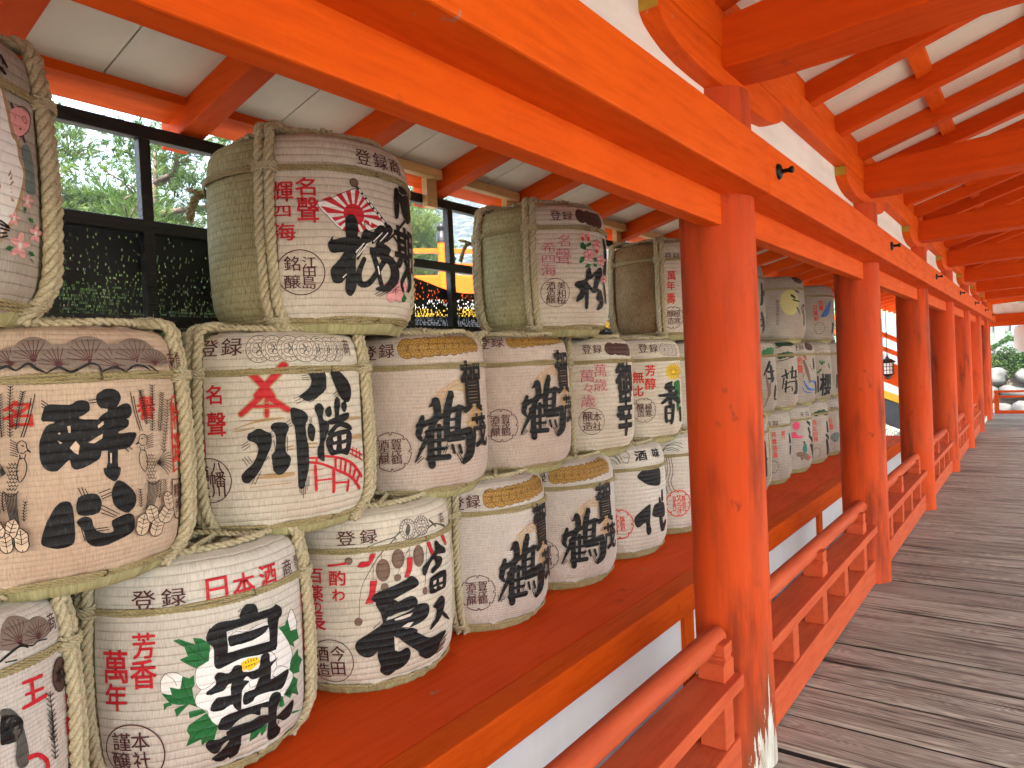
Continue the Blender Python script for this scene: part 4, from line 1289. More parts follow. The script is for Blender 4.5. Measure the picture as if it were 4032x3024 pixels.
ART['dok'] = """Pw -363 651 -328 652 -253 686 -187 721 -136 729 -64 642 29 553 -78 503 -161 480 -223 489 -271 522 -308 568 -344 608
Pr -136 589 -21 598 13 567 -137 582
Pr -139 576 -15 536 -61 519 -143 570
Pr -147 566 -90 507 -115 498 -153 561
Pr -158 558 -135 490 -157 482 -164 556
Pr -170 555 -177 482 -197 485 -177 556
Pr -182 558 -216 488 -223 489 -233 499 -187 560
Pr -191 564 -245 513 -258 528 -195 569
Pr -197 574 -271 542 -288 562 -198 580
Pr -198 586 -308 585 -342 625 -197 593
Pr -195 598 -334 662 -289 679 -191 604
Pr -187 609 -259 691 -230 703 -182 613
Pr -177 616 -206 712 -187 721 -179 722 -170 618
Pr -164 619 -153 726 -136 729 -127 718 -158 619
Pr -153 617 -111 698 -96 681 -147 614
Pr -143 611 -84 667 -70 651 -139 606
Pr -137 601 -57 637 -40 619 -136 595
Er -166 587 59 61
Sk -363 651 8 -328 652 8 -253 686 8 -187 721 8 -136 729 9 -64 642 10 29 553 11 -78 503 8 -161 480 8 -223 489 8 -271 522 8 -308 568 8 -344 608 8 -363 651 8
Sk -145 749 33 -58 649 44 47 550 57
Sw -128 729 25 -120 719 25
Sw -107 704 25 -98 694 25
Sw -85 679 26 -76 669 26
Sw -62 654 27 -53 644 27
Sw -39 629 28 -29 619 28
Sw -14 604 29 -4 594 29
Sw 12 579 30 24 570 31
Eb -157 768 24 24
Ok -157 768 24 24 8
Sk 36 455 27 142 534 40 247 611 54
Sk 97 498 37 152 456 44 226 434 47
Ef 105 221 47 37
Om 105 221 45 36 5
Qf 183 168 126 164 100 184 121 212 177 228 238 221 240 194
Om 170 195 57 37 6
Qf 106 120 90 149 112 172 161 171 205 149 201 119 154 106
Om 148 140 51 36 5
Qf 38 150 73 170 111 164 123 136 95 108 54 101 29 120
Om 75 135 42 35 5
Qf 63 214 99 198 98 171 62 156 19 162 2 186 21 209
Om 51 185 40 36 5
Sm 102 175 7 142 178 7
Sm 102 175 9 133 157 10
Sm 102 175 11 106 146 11
Sm 102 175 9 79 153 9
Sm 102 175 7 66 172 7
Sm 102 175 9 76 193 9
Sm 102 175 11 102 204 11
Sm 102 175 9 130 198 10
Pg 173 131 196 161 240 137 213 109 177 108
Qk -214 563 -193 583 -168 582 -150 547 -151 462 -164 376 -172 249 -170 175 -194 126 -217 130 -232 163 -223 268 -216 415 -219 499
Qk -315 411 -303 433 -282 462 -285 438 -225 455 -141 463 -138 399 -229 372 -298 365
Qk -307 266 -286 298 -259 329 -213 384 -213 268 -247 200 -295 202
Qk -136 442 -123 485 -104 511 -78 501 -49 493 -62 449 -121 420
Qk -54 498 -8 544 31 526 -25 464 -69 426
Qk 27 536 66 559 95 525 28 451 -8 422 -45 429
Qk -82 388 0 436 68 410 21 365 -66 357
Sk -119 337 65 -152 260 81 -146 197 95 -93 202 86 -21 291 83 35 372 90
Sk -70 394 79 -41 300 83 -7 183 76
Sk -4 355 84 66 337 153 101 258 196 35 184 120 -44 170 43
Sk -158 334 31 -109 423 37
Sk -58 137 11 21 180 11
Sk -45 129 11 50 176 12
Sk -25 128 11 67 169 12
Sk -106 519 11 -110 551 11
Sk -167 355 10 -132 410 10
Sw -167 371 15 -115 428 15
Sw -157 350 15 -98 424 16
Sw -57 444 16 3 500 17
Sw -13 449 17 47 506 19
Sw -34 300 19 -25 258 20
Sw -244 226 15 -223 247 15
Qk 137 781 172 798 191 771 177 643 151 610 129 621
Qk 198 820 344 807 214 774
Qk 199 748 344 795 393 727 386 659 293 603 236 632 204 680
Qk 177 767 226 768 209 729 175 722
Tk 期 108 407 311 564
Sk 232 302 106 164 226 84 179 179 68
Sk 232 302 114 310 255 221 249 181 66
Tr 名 -466 -364 680 780
Tr 聲 -461 -352 531 673
Tr 輝 -588 -479 648 759
Tr 四 -589 -496 564 624
Tr 海 -591 -477 434 528
Tm 登 -134 -36 883 977
Tm 録 -16 94 881 977
Tm 商 114 237 888 978
Tm 江 -449 -379 279 342
Tm 田 -448 -385 230 282
Tm 島 -454 -385 163 235
Tm 銘 -543 -462 264 346
Tm 醸 -546 -463 167 242
Rm -461 256 124 13 0"""
ART['kA'] = """Cd 153 1003 61 68
Cd 88 999 55 68
Cd 19 991 48 68
Cd -43 986 49 68
Cd -444 966 63 70
Cd -366 966 66 70
Cd -295 972 67 70
Cd -230 976 61 67
Cd -178 978 49 70
Cd -106 981 53 71
Sq -281 448 17 -275 616 17
Sq -275 616 17 -246 670 17
Sq -246 670 17 -116 737 18
Sq -116 737 18 27 696 20
Sq 27 696 27 104 628 33
Sq 104 628 37 90 463 36
Sq 90 463 34 -6 309 25
Sq -259 462 18 -254 606 18
Sq -254 606 17 -229 653 18
Sq -229 653 17 -117 710 18
Sq -117 710 18 2 675 20
Sq 2 675 26 62 617 30
Sq 62 617 33 53 476 31
Sq 53 476 30 -23 343 24
Sq -236 476 18 -232 597 18
Sq -232 597 18 -211 636 18
Sq -211 636 17 -117 684 18
Sq -117 684 18 -21 654 19
Sq -21 654 24 25 606 27
Sq 25 606 29 20 489 27
Sq 20 489 27 -40 377 23
Sq -55 602 10 -38 617 9 -24 600 12
Sq -20 600 11 -1 615 9 16 597 13
Sq 19 597 12 42 612 9 60 595 15
Sq -40 573 11 -23 588 9 -7 571 12
Sq -4 571 12 16 586 9 34 568 13
Sq 38 568 13 61 583 9 81 565 16
Sq -59 547 10 -43 562 9 -28 545 11
Sq -25 544 11 -7 559 9 10 542 12
Sq 13 542 12 34 557 9 53 539 14
Sq -44 518 11 -27 533 9 -12 516 11
Sq -8 515 12 11 530 9 27 513 13
Sq 31 512 13 53 527 9 73 509 15
Sq -61 492 10 -46 507 9 -31 490 11
Sq -28 489 11 -11 504 9 5 487 12
Sq 9 486 12 28 501 9 46 483 13
Sq -46 463 11 -30 478 9 -15 460 11
Sq -12 460 11 6 475 9 23 457 12
Sq 27 457 12 47 472 9 66 454 14
Sq -64 437 10 -48 452 9 -33 434 11
Sq -30 434 11 -14 449 9 2 431 11
Sq 5 431 12 24 445 9 41 428 13
Sk -273 604 144 -262 536 132 -277 481 117
Sk -388 444 123 -291 480 90 -181 519 99
Sk -366 503 72 -385 433 110 -396 384 99 -378 349 49
Sk -279 493 116 -329 385 102 -387 277 62 -424 207 23
Sk -312 406 108 -320 272 119 -314 175 133
Sk -340 399 84 -229 419 74
Sk -320 337 62 -221 340 62
Sk -322 281 62 -211 282 57
Sk -336 222 96 -194 220 103
Sk -258 435 88 -264 222 71
Sk -163 648 113 -189 554 142 -202 464 124 -202 363 118
Sk -199 532 102 -81 546 99
Sk -104 548 123 -122 384 116
Sk -183 472 51 -118 474 52
Sk -186 416 45 -121 417 46
Sk -208 366 102 -123 373 116 -17 385 134
Sk -197 335 74 -75 337 75
Sk -23 380 159 -10 240 214 -72 172 100
Sk -167 294 63 -152 244 51
Sk -110 288 68 -94 238 56
Sk -179 666 24 -157 631 92
Sk -320 567 17 -285 594 85
Tk 賀 -71 155 515 862
Tk 茂 2 200 262 491
Sk -429 200 14 -380 243 14
Sk -414 195 14 -369 231 14
Sk -236 253 15 -204 312 16
Sk -224 246 15 -198 295 16
Sk -135 237 16 -94 169 16
Sk -117 240 16 -80 179 17
Tm 登 -765 -647 899 997
Tm 録 -634 -528 909 1003
Tm 賀 -578 -508 301 369
Tm 茂 -578 -509 253 310
Tm 鶴 -580 -508 199 261
Tm 酒 -663 -590 307 364
Tm 告 -657 -588 254 310
Tm 醸 -663 -589 200 260
Rm -578 282 130 14 1"""
ART['gok'] = """Ch 110 944 68 62
Ch 50 946 84 60
Ch -25 950 79 59
Ch -95 953 79 60
Ch -195 958 78 60
Tp 萬 -400 -273 697 816
Tp 歳 -412 -271 560 677
Tp 萬 -534 -403 650 771
Tp 々 -512 -420 547 643
Tp 歳 -540 -397 419 533
Tm 登 -502 -413 920 1006
Tm 録 -397 -305 920 1002
Tm 本 -436 -345 278 367
Tm 社 -435 -344 190 276
Tm 醸 -528 -431 288 378
Tm 造 -532 -435 196 282
Rm -442 283 124 11 0
Tk 御 -170 136 497 813
Tk 幸 -155 80 125 522
Sk 32 816 67 11 744 146
Sk -127 591 118 -114 506 96
Sk -37 177 139 -33 118 44
Sk -156 321 126 -90 363 91"""
ART['kao'] = """Qg -77 585 68 598 60 474 27 320 -29 259 -50 416 -70 494
Ey 48 697 97 11
Qy 167 662 25 673 -35 688 -27 697 50 693 218 678
Qy 74 656 25 656 -30 670 -57 687 -44 694 3 687 60 670
Qy 72 620 19 628 -35 654 -59 679 -42 685 8 667 65 638
Qy -29 631 -54 639 -75 662 -77 683 -60 686 -33 670 -19 645
Qy -68 602 -86 616 -94 650 -87 678 -69 678 -54 652 -54 617
Qy -109 629 -119 642 -114 667 -97 685 -80 683 -78 662 -91 638
Qy -157 614 -158 631 -139 662 -110 683 -96 678 -109 652 -137 623
Qy -165 648 -163 662 -140 682 -111 692 -100 685 -117 667 -146 650
Qy -213 653 -202 667 -164 686 -124 694 -117 686 -149 667 -191 653
Qy -194 684 -182 695 -149 703 -116 702 -113 693 -142 682 -177 679
Qy -230 707 -211 714 -165 714 -125 707 -126 698 -167 693 -212 697
Qy -192 726 -173 730 -138 723 -110 711 -116 702 -149 703 -181 714
Qy -207 759 -184 757 -142 739 -113 718 -122 711 -161 722 -197 743
Qy -156 759 -135 755 -108 737 -95 717 -109 711 -136 724 -156 745
Qy -141 793 -119 782 -96 751 -90 724 -105 720 -130 744 -145 776
Qy -89 774 -72 764 -65 739 -75 718 -92 717 -105 737 -104 762
Qy -32 798 -20 782 -34 748 -61 722 -79 724 -78 752 -58 785
Qy 3 766 8 752 -20 729 -54 713 -71 718 -61 739 -29 760
Qy 120 772 102 755 25 729 -36 714 -51 720 -14 744 59 767
Qy 99 737 77 723 9 709 -42 705 -52 713 -16 728 49 739
Qy 53 701 -26 701 -30 710 39 722 192 727
Ey -72 700 69 33
So -41 697 9 159 684 13
So -45 692 11 116 664 20
So -53 687 13 57 647 21
So -63 684 15 0 635 19
So -73 682 15 -49 628 16
So -84 682 15 -91 626 14
So -94 683 13 -127 631 12
So -103 685 12 -156 641 10
So -110 689 10 -179 656 9
So -115 694 9 -194 674 8
So -117 699 8 -201 695 8
So -116 705 8 -200 716 8
So -113 710 9 -190 735 9
So -107 714 11 -172 752 10
So -99 718 13 -146 765 12
So -89 720 15 -111 773 14
So -78 720 15 -68 775 16
So -67 719 15 -19 771 18
So -57 716 14 33 761 19
So -48 712 12 86 746 19
So -42 708 9 135 727 16
So -39 702 8 166 706 10
Ck 20 935 64 64
Ck -55 938 72 63
Ck -130 943 73 64
Ck -199 947 71 65
TR 芳 -455 -341 669 785
TR 醇 -463 -344 523 646
TR 無 -597 -476 596 719
TR 比 -608 -488 459 572
Tm 登 -519 -414 923 1017
Tm 録 -394 -290 918 1007
Tm 極 -476 -396 294 373
Tm 寒 -476 -398 226 299
Tm 醸 -565 -486 301 379
Tm 造 -563 -486 231 304
Rm -485 302 130 13 1
Sk -129 587 73 -210 538 161 -91 521 97
Sk -306 450 70 -180 452 110 -36 469 121
Sk -149 550 165 -160 326 141
Sk -162 435 133 -271 369 77
Sk -124 433 154 8 371 172
Sk -225 312 91 -226 222 98 -212 164 90
Sk -222 322 78 -99 331 80
Sk -110 329 136 -122 227 124 -139 149 120
Sk -213 173 65 -132 166 65
Sk -206 253 46 -132 254 46
Sk 29 294 114 56 161 122"""
ART['ichi'] = """Se -655 984 14 -607 1017 13 -531 1000 15 -491 950 15
Se -671 956 14 -610 983 14 -550 966 15 -509 908 15
Se -672 928 14 -611 948 14 -568 932 15 -540 895 15
Se -482 1012 13 -433 1016 16 -411 973 16 -434 904 15
Se -481 977 15 -459 962 14 -428 967 14
Se -646 842 15 -635 756 14 -661 656 15 -630 555 14 -641 455 14
Se -661 828 15 -653 742 14 -676 642 14 -653 527 14
Se -632 828 15 -615 727 14 -640 641 14 -609 526 14 -619 461 14
Se -473 1018 13 -453 1031 13 -432 1023 15
Se -624 997 13 -564 988 15 -508 922 15
Se -505 964 15 -478 921 15 -434 904 14
Qk -340 767 -279 820 -204 833 -13 824 10 724 -37 643 -198 665 -285 712
Qk -394 339 -335 406 -207 473 -190 431 -205 287 -186 195 -225 161 -254 205 -264 295 -356 252
Qk -167 395 -114 463 43 451 56 314 -59 318 -164 345
Qk -64 514 -36 517 -12 431 -54 424
Sk -37 332 155 8 189 188 77 242 164
Sk 14 578 97 9 494 125
Tk 酒 -349 -195 923 1016
Tk 味 -92 37 925 1020
TR 株 -546 -492 336 385
TR 式 -545 -491 303 346
TR 会 -543 -490 267 310
TR 社 -542 -488 230 274
TR サ -615 -557 353 404
TR ク -614 -556 307 358
TR ラ -616 -558 255 307
TR オ -615 -552 204 256
TR B -651 -617 336 387
TR & -653 -619 285 337
TR D -653 -619 231 284
RR -551 303 146 25 1"""
ART['sak'] = """Se -604 885 16 -549 947 16 -444 958 16 -359 921 17
Se -603 902 16 -531 963 16 -424 981 16 -353 961 17
Se -613 870 16 -569 916 16 -483 928 16 -398 891 16
Se -558 819 17 -557 672 16 -587 543 16 -560 411 17
Se -533 818 17 -524 671 17 -555 542 16 -518 425 17
Se -508 816 17 -491 669 17 -521 540 17 -475 431 17
Se -584 804 16 -582 673 16 -604 544 16 -584 429 16
Se -553 899 16 -485 904 16 -416 884 16
TR 株 -401 -350 325 380
TR 式 -399 -347 288 337
TR 会 -396 -344 246 296
TR 社 -393 -340 205 254
TR サ -467 -404 340 395
TR ク -466 -402 290 346
TR ラ -465 -400 236 291
TR オ -465 -396 181 237
TR B -508 -470 321 376
TR & -510 -472 268 324
TR D -509 -471 212 268
RR -442 295 148 29 1"""
ART['miw'] = """Ch 45 932 76 67
Ch -32 932 68 65
Ch -94 938 67 65
Ch -188 945 59 62
Tp 名 -423 -317 671 775
Tp 聲 -444 -316 521 660
Tp 希 -557 -442 623 713
Tp 四 -559 -453 541 602
Tp 海 -569 -447 426 529
Tm 登 -472 -383 898 984
Tm 録 -370 -277 899 979
Tm 美 -444 -375 311 376
Tm 和 -449 -374 250 311
Tm 桜 -454 -371 187 255
Tm 酒 -530 -458 314 380
Tm 造 -533 -460 256 318
Tm 醸 -538 -460 194 259
Rm -461 286 119 11 0
Qk -296 343 -272 378 -220 390 -184 408 -174 472 -129 503 -124 423 -195 351 -204 248 -276 204 -278 242 -243 304
Qk -52 485 4 513 35 469 -14 394 -64 298 -106 308 -86 390
Qk -65 229 -36 300 4 314 27 269 48 211 20 157 -61 136 -16 208
Sk -180 363 122 -178 248 107 -179 155 78
Sk -152 341 80 -107 294 69
Sk -133 411 65 -66 461 70
Sk 125 760 131 152 650 196 89 475 148
Sk -90 297 72 -36 311 67
Sk 52 376 65 95 214 77
Pg -245 544 -223 590 -180 594 -191 557 -226 533
Pg -228 704 -197 717 -164 684 -173 649 -213 659
Pg -164 696 -115 723 -105 701 -151 674
Pg -95 586 -41 596 -34 568 -80 552
Pg -193 500 -157 536 -116 527 -144 502
Pg -97 539 -55 537 -47 514 -90 511
Pg 43 529 94 547 98 517
Pg -238 681 -206 676 -207 653
Qf -107 635 -123 615 -145 612 -156 628 -149 650 -128 663 -109 656
Qf -103 593 -130 596 -138 610 -121 626 -90 631 -67 622 -74 605
Qf -149 569 -151 590 -135 602 -112 596 -100 576 -109 558 -131 555
Qf -181 596 -156 605 -139 598 -142 579 -163 563 -185 562 -193 576
Qf -157 636 -140 621 -145 605 -168 599 -191 609 -197 626 -182 638
Om -131 636 24 25 5
SR -140 605 8 -126 617 8
Om -103 611 25 25 5
SR -140 605 8 -124 600 8
Om -126 577 24 25 5
SR -140 605 9 -144 591 9
Om -166 582 22 25 5
SR -140 605 7 -159 602 7
Om -168 619 22 25 5
SR -140 605 9 -148 618 9
Qf 9 736 -12 718 -38 714 -50 726 -40 745 -15 757 8 754
Qf 12 702 -23 701 -31 713 -9 727 31 735 60 730 50 715
Qf -47 677 -47 694 -27 706 0 703 12 688 -1 671 -28 667
Qf -80 697 -53 707 -33 703 -38 687 -63 671 -88 669 -95 680
Qf -51 733 -32 722 -39 707 -66 701 -90 707 -96 721 -79 732
Om -19 735 29 21 5
SR -34 708 10 -15 719 10
Om 13 717 32 21 5
SR -34 708 11 -14 705 11
Om -19 686 29 21 5
SR -34 708 13 -40 696 13
Om -64 687 24 20 5
SR -34 708 7 -56 704 7
Om -64 717 25 21 5
SR -34 708 14 -42 719 13
Qf 70 602 43 583 12 578 -2 590 8 609 39 622 69 619
Qf 75 568 31 566 21 577 47 592 101 601 146 598 132 583
Qf 4 542 3 559 25 571 59 568 77 554 61 537 28 531
Qf -34 562 -4 571 19 567 14 551 -13 536 -40 533 -48 545
Qf -3 597 19 586 11 572 -18 565 -45 572 -52 586 -35 597
Om 35 600 35 21 5
SR 18 573 11 39 584 12
Om 79 582 44 21 5
SR 18 573 11 42 570 12
Om 38 551 35 21 5
SR 18 573 15 12 560 15
Om -15 552 27 20 5
SR 18 573 7 -7 569 7
Om -17 581 27 20 5
SR 18 573 15 8 583 15
Qf 87 431 68 418 45 415 34 424 41 437 62 446 84 443
Qf 92 407 60 406 52 414 70 424 109 430 143 427 132 416
Qf 41 389 39 402 56 409 80 407 94 397 83 385 59 382
Qf 11 404 34 410 51 407 48 396 28 385 7 383 0 392
Qf 33 429 50 421 45 411 23 406 2 411 -4 421 9 429
Om 61 430 26 15 5
SR 50 411 12 65 419 13
Om 94 417 32 15 5
SR 50 411 11 68 409 12
Om 66 395 26 15 5
SR 50 411 16 46 402 16
Om 26 396 21 14 4
SR 50 411 7 31 408 7
Om 23 418 21 14 4
SR 50 411 16 42 419 15
Ef -200 768 22 29
PR -219 753 -206 763 -199 755 -184 762 -195 723 -206 722
Ef -136 773 26 30
PR -159 757 -144 768 -136 759 -118 768 -133 727 -145 726
Ef -38 672 34 31
PR -68 655 -49 667 -38 659 -15 668 -35 626 -51 624"""
ART['wara'] = """Tm 登 -582 -499 827 912
Tm 録 -484 -406 824 908
TR 萬 -559 -468 598 702
TR 年 -571 -480 486 586
TR 壽 -579 -484 330 451
Rm -513 173 123 16 1
Tm 極 -507 -427 175 255
Tm 寒 -505 -424 93 170
Tm 醸 -580 -503 178 258
Tm 造 -582 -505 97 173"""
ART['lef'] = """Qt 288 799 316 784 337 666 360 644 366 570 393 522 365 423 327 332 280 266 251 257
Qw 286 784 303 768 324 654 345 631 354 567 376 517 353 428 315 340 272 279 252 274
Sm 338 777 35 393 651 40
Sm 323 739 10 345 751 10
Sm 348 651 10 381 668 11
Qf 325 740 390 784 443 765 429 714 363 656 349 655
Sm 368 779 9 415 793 13 446 766 16 428 710 12 387 672 8
Om 406 741 13 14 8
QF 369 617 417 640 437 577 446 479 441 454 387 448 385 531
Qf 367 257 354 237 338 231 331 244 338 267 353 281 367 277
Qf 371 222 342 220 334 228 352 241 384 250 407 247 401 235
Qf 335 193 331 212 342 223 361 217 374 200 369 183 352 180
Qf 313 210 337 224 351 222 345 206 322 187 302 181 298 191
Qf 331 249 350 239 348 228 326 223 303 229 294 241 306 250
Sw 343 226 6 359 229 6
Sw 343 226 8 356 220 8
Sw 343 226 8 350 212 8
Sw 343 226 8 342 208 8
Sw 343 226 7 334 209 7
Sw 343 226 6 329 215 6
Sw 343 226 6 327 223 6
Sw 343 226 8 330 233 7
Sw 343 226 8 336 241 8
Sw 343 226 8 344 245 8
Sw 343 226 7 352 244 8
Sw 343 226 6 357 238 6
Qf 458 313 448 298 436 294 429 303 433 318 446 329 457 327
Qf 463 290 440 287 433 292 447 302 472 309 491 308 487 299
Qf 436 268 432 281 440 289 456 286 467 275 465 263 451 260
Qf 416 279 435 289 448 289 443 277 425 264 408 259 404 265
Qf 429 306 446 300 445 292 427 288 407 291 399 299 408 306
Sw 440 291 6 453 294 6
Sw 440 291 9 452 287 9
Sw 440 291 10 447 282 10
Sw 440 291 10 441 279 10
Sw 440 291 9 434 279 9
Sw 440 291 7 429 283 7
Sw 440 291 6 427 289 6
Sw 440 291 9 429 295 8
Sw 440 291 10 433 300 10
Sw 440 291 10 440 303 10
Sw 440 291 9 446 303 9
Sw 440 291 7 451 300 7
Qf 403 428 396 417 388 413 384 420 387 432 396 441 403 439
Qf 405 409 390 407 386 411 395 419 412 425 424 424 421 417
Qf 387 393 384 403 390 409 400 406 407 397 405 388 396 386
Qf 374 401 387 409 395 409 392 400 379 389 368 384 365 390
Qf 384 423 395 418 394 411 382 408 368 410 363 417 370 422
Sw 390 411 6 399 413 6
Sw 390 411 8 398 408 8
Sw 390 411 9 394 403 9
Sw 390 411 8 390 401 8
Sw 390 411 8 386 401 7
Sw 390 411 6 383 404 6
Sw 390 411 6 382 408 6
Sw 390 411 8 383 414 8
Sw 390 411 9 386 418 8
Sw 390 411 8 391 420 8
Sw 390 411 8 395 420 8
Sw 390 411 6 398 417 6
Qf 327 342 321 331 313 328 310 335 314 347 322 355 328 352
Qf 328 323 315 322 311 326 320 333 335 338 345 336 342 330
Qf 312 308 310 318 315 323 324 321 329 312 328 303 320 301
Qf 300 316 312 324 319 323 316 314 305 304 295 301 293 306
Qf 310 337 319 332 318 326 307 323 296 326 291 332 298 337
Sw 315 325 6 323 327 6
Sw 315 325 7 322 322 8
Sw 315 325 8 318 318 8
Sw 315 325 7 315 316 7
Sw 315 325 7 311 316 7
Sw 315 325 5 308 319 5
Sw 315 325 6 308 324 6
Sw 315 325 7 309 329 7
Sw 315 325 8 312 333 8
Sw 315 325 7 316 335 7
Sw 315 325 7 320 334 7
Sw 315 325 5 322 332 5
Pg 269 202 286 216 305 212 285 195
Pg 369 386 384 379 369 352
Pg 393 346 416 348 421 330 398 332
Pg 389 212 414 213 431 200 401 195
Pg 394 186 413 182 424 164
Sk 253 304 19 286 289 20
Sk 252 290 19 290 283 19
Sk 252 275 18 287 273 18
Sk 251 257 16 276 262 17
Sk 250 240 16 279 251 16
Sk 315 955 39 332 921 32
Sk 302 901 45 318 889 35
Sk 320 950 23 315 925 17"""
ART['ou'] = """Fn 243 931 84 102
Fn 331 918 78 82
Sk 156 889 23 194 905 27 241 917 23 275 897 14
Sk 231 933 11 290 898 16 324 904 14 376 893 14
Sk 173 879 12 222 869 13
Tm 商 398 444 914 990
Tm 標 482 511 942 1004
Sr 238 771 35 321 763 41
Sr 244 721 28 322 711 37
Sr 231 674 37 335 675 49
Sr 272 765 41 276 675 38
Eh 433 719 49 70
Eh 497 721 33 60
Ok 434 719 51 71 11
Ok 497 721 36 62 10
Tk 本 404 455 684 753
Sk 362 476 12 358 681 12
Sk 362 476 7 338 505 7
Sk 362 476 12 383 481 12
Sk 361 499 7 337 528 7
Sk 361 499 11 382 505 12
Sk 360 522 7 336 551 7
Sk 360 522 11 381 528 12
Sk 359 545 7 336 574 7
Sk 359 545 11 380 551 12
Sk 358 568 7 335 597 7
Sk 358 568 11 379 574 12
Sk 357 591 7 335 619 7
Sk 357 591 11 379 597 12
Sk 357 614 7 335 641 7
Sk 357 614 11 379 620 11
Sk 357 636 8 335 664 7
Sk 357 636 11 380 642 11
Sk 358 658 8 335 686 7
Sk 358 658 11 380 665 11
Sk 372 391 13 363 593 12
Sk 372 391 8 350 421 7
Sk 372 391 12 393 396 13
Sk 371 413 8 349 443 7
Sk 371 413 12 392 419 13
Sk 370 436 8 348 465 7
Sk 370 436 12 391 442 13
Sk 369 459 8 347 488 7
Sk 369 459 12 389 465 12
Sk 368 481 8 346 510 7
Sk 368 481 12 388 488 12
Sk 367 504 8 345 532 7
Sk 367 504 12 387 510 12
Sk 366 526 8 344 555 7
Sk 366 526 12 386 533 12
Sk 365 549 8 343 577 7
Sk 365 549 12 385 555 12
Sk 364 571 8 342 599 7
Sk 364 571 11 384 578 12
Tr 芳 455 492 555 619
Tr 醸 450 485 445 523
Tr 玉 457 492 352 419
Qe 143 707 177 697 210 650 226 586 240 490 230 446 197 453 185 496 192 554 172 626 142 683
Qk 141 678 170 676 205 656 224 618 212 581 186 563 151 570 134 584
Sr 243 470 52 282 458 42 320 414 48 326 379 59"""
ART['t0'] = """Sk -21 728 226 -45 514 215 -85 446 105
Sk -80 579 69 99 636 224
Sk -68 313 169 93 30 404
Sk -101 224 54 21 249 74
Sk -84 136 65 15 160 94"""
ART['t1'] = """EY -379 611 187 216
Eh -124 1009 170 80
Te 藤 -628 -578 608 657
Te 井 -631 -581 554 603
Te 酒 -633 -583 500 549
Te 造 -635 -585 446 495
Te 株 -638 -587 391 440
Te 式 -640 -590 337 386
Te 会 -642 -593 283 332
Te 社 -644 -594 229 278
Sk -21 576 87 -116 520 61 -66 417 65 -25 549 80
Sk -35 392 128 -35 235 138
SG -347 727 113 -285 687 103
SG -262 804 59 -188 779 64
SG -320 649 67 -180 623 56
SG -242 519 72 -167 415 53"""
ART['t2'] = """Ql -417 446 -261 645 -133 751 -226 481
TR 名 -460 -359 665 760
TR 聲 -451 -349 558 653
TR 冠 -574 -485 569 663
TR 萬 -566 -476 462 556
TR 邦 -556 -463 355 449
Rm -446 219 112 15 1
Sk -65 289 241 -92 139 179"""
ART['m0'] = """Eg -245 886 65 50
Eg -140 913 89 50
Eg -35 921 105 51
Eg -99 871 102 50
Sk -166 735 160 -240 623 118 -288 557 56
Sk -134 665 184 -102 479 217
Sk -209 599 81 -46 604 70
Sk -230 497 80 -55 496 81
Sk -2 359 203 -32 245 218
Sk -61 189 68 48 171 62
Sb -256 601 38 -232 463 129 -190 300 179 -222 210 80 -284 76 51
Sb -143 458 97 -190 300 107"""
ART['m1'] = """EG -399 1021 64 50
EG -291 1038 81 50
EG -175 1041 109 50
EG -46 1045 127 51
EG -405 826 60 49
EG -331 843 65 49
EG -246 852 78 49
EG -161 838 102 49
Sh -461 960 31 -341 993 33 -97 988 43
Sh -452 749 31 -309 767 38 -112 811 27
Sk -319 594 93 -295 468 113
Sk -389 498 77 -257 541 67
Sk -356 471 73 -389 299 43
Sk -313 419 93 -330 246 91
Sk -345 371 58 -230 403 54
Sk -346 297 59 -234 328 54
Sk -161 637 123 -178 488 140
Sk -221 565 64 -21 582 58
Sk -52 558 196 -74 458 136
Sk -195 464 78 -10 481 78
Sk -211 402 57 -47 412 55
Sk -48 394 218 -36 255 247 -132 210 81
Sk -189 313 80 -177 262 82"""
ART['m2'] = """Tm 登 -527 -437 921 1013
Tm 録 -420 -318 928 1020
Eh -155 977 135 71
TR 名 -468 -378 679 803
TR 聲 -468 -373 515 660
Sb -338 724 112 -279 559 196 -213 367 145
Sb -351 509 40 -370 429 23
Sb -217 665 47 -135 554 45
Sb -302 776 100 -315 831 50
SR -348 819 61 -286 749 48
Sl -356 374 60 -253 234 105 -57 210 56
Sl -254 342 42 -117 363 74 33 247 168
Sl -388 268 37 -323 184 42 -167 161 34
Sk -84 743 145 -78 606 165
Sk -22 331 163 48 164 248"""
ART['m3'] = """Ck -37 865 144 58
Ck -155 867 118 58
Ck -285 870 78 58
Ck -360 873 68 57
Sg -326 645 86 -374 705 65
Sg -326 645 90 -304 702 73
Sg -326 645 79 -247 686 67
Sg -419 490 92 -350 545 81
Sg -109 579 118 -134 638 110
Tk 櫻 -375 -49 59 454
Sk -421 417 64 -415 127 70"""
ART['m4'] = """Sk -319 403 79 -316 153 84"""
ART['b0'] = """Sk -80 700 126 -76 547 161
Sk -78 503 181 -62 239 182
Sk -122 421 66 -31 454 85"""
ART['b1'] = """Tm 登 -536 -446 835 928
Tm 録 -409 -310 837 930
TR 兆 -445 -364 675 759
TR 盤 -441 -360 572 656
TR 執 -435 -354 467 552
TR 最 -428 -347 363 448
TR 上 -539 -471 583 667
TR 亮 -536 -467 479 563
TR 洋 -533 -463 375 459
Rm -433 224 95 15 1
TR 芳 -265 -176 645 763
Sk -43 687 147 -32 590 225
Sk -28 494 169 -45 400 118"""
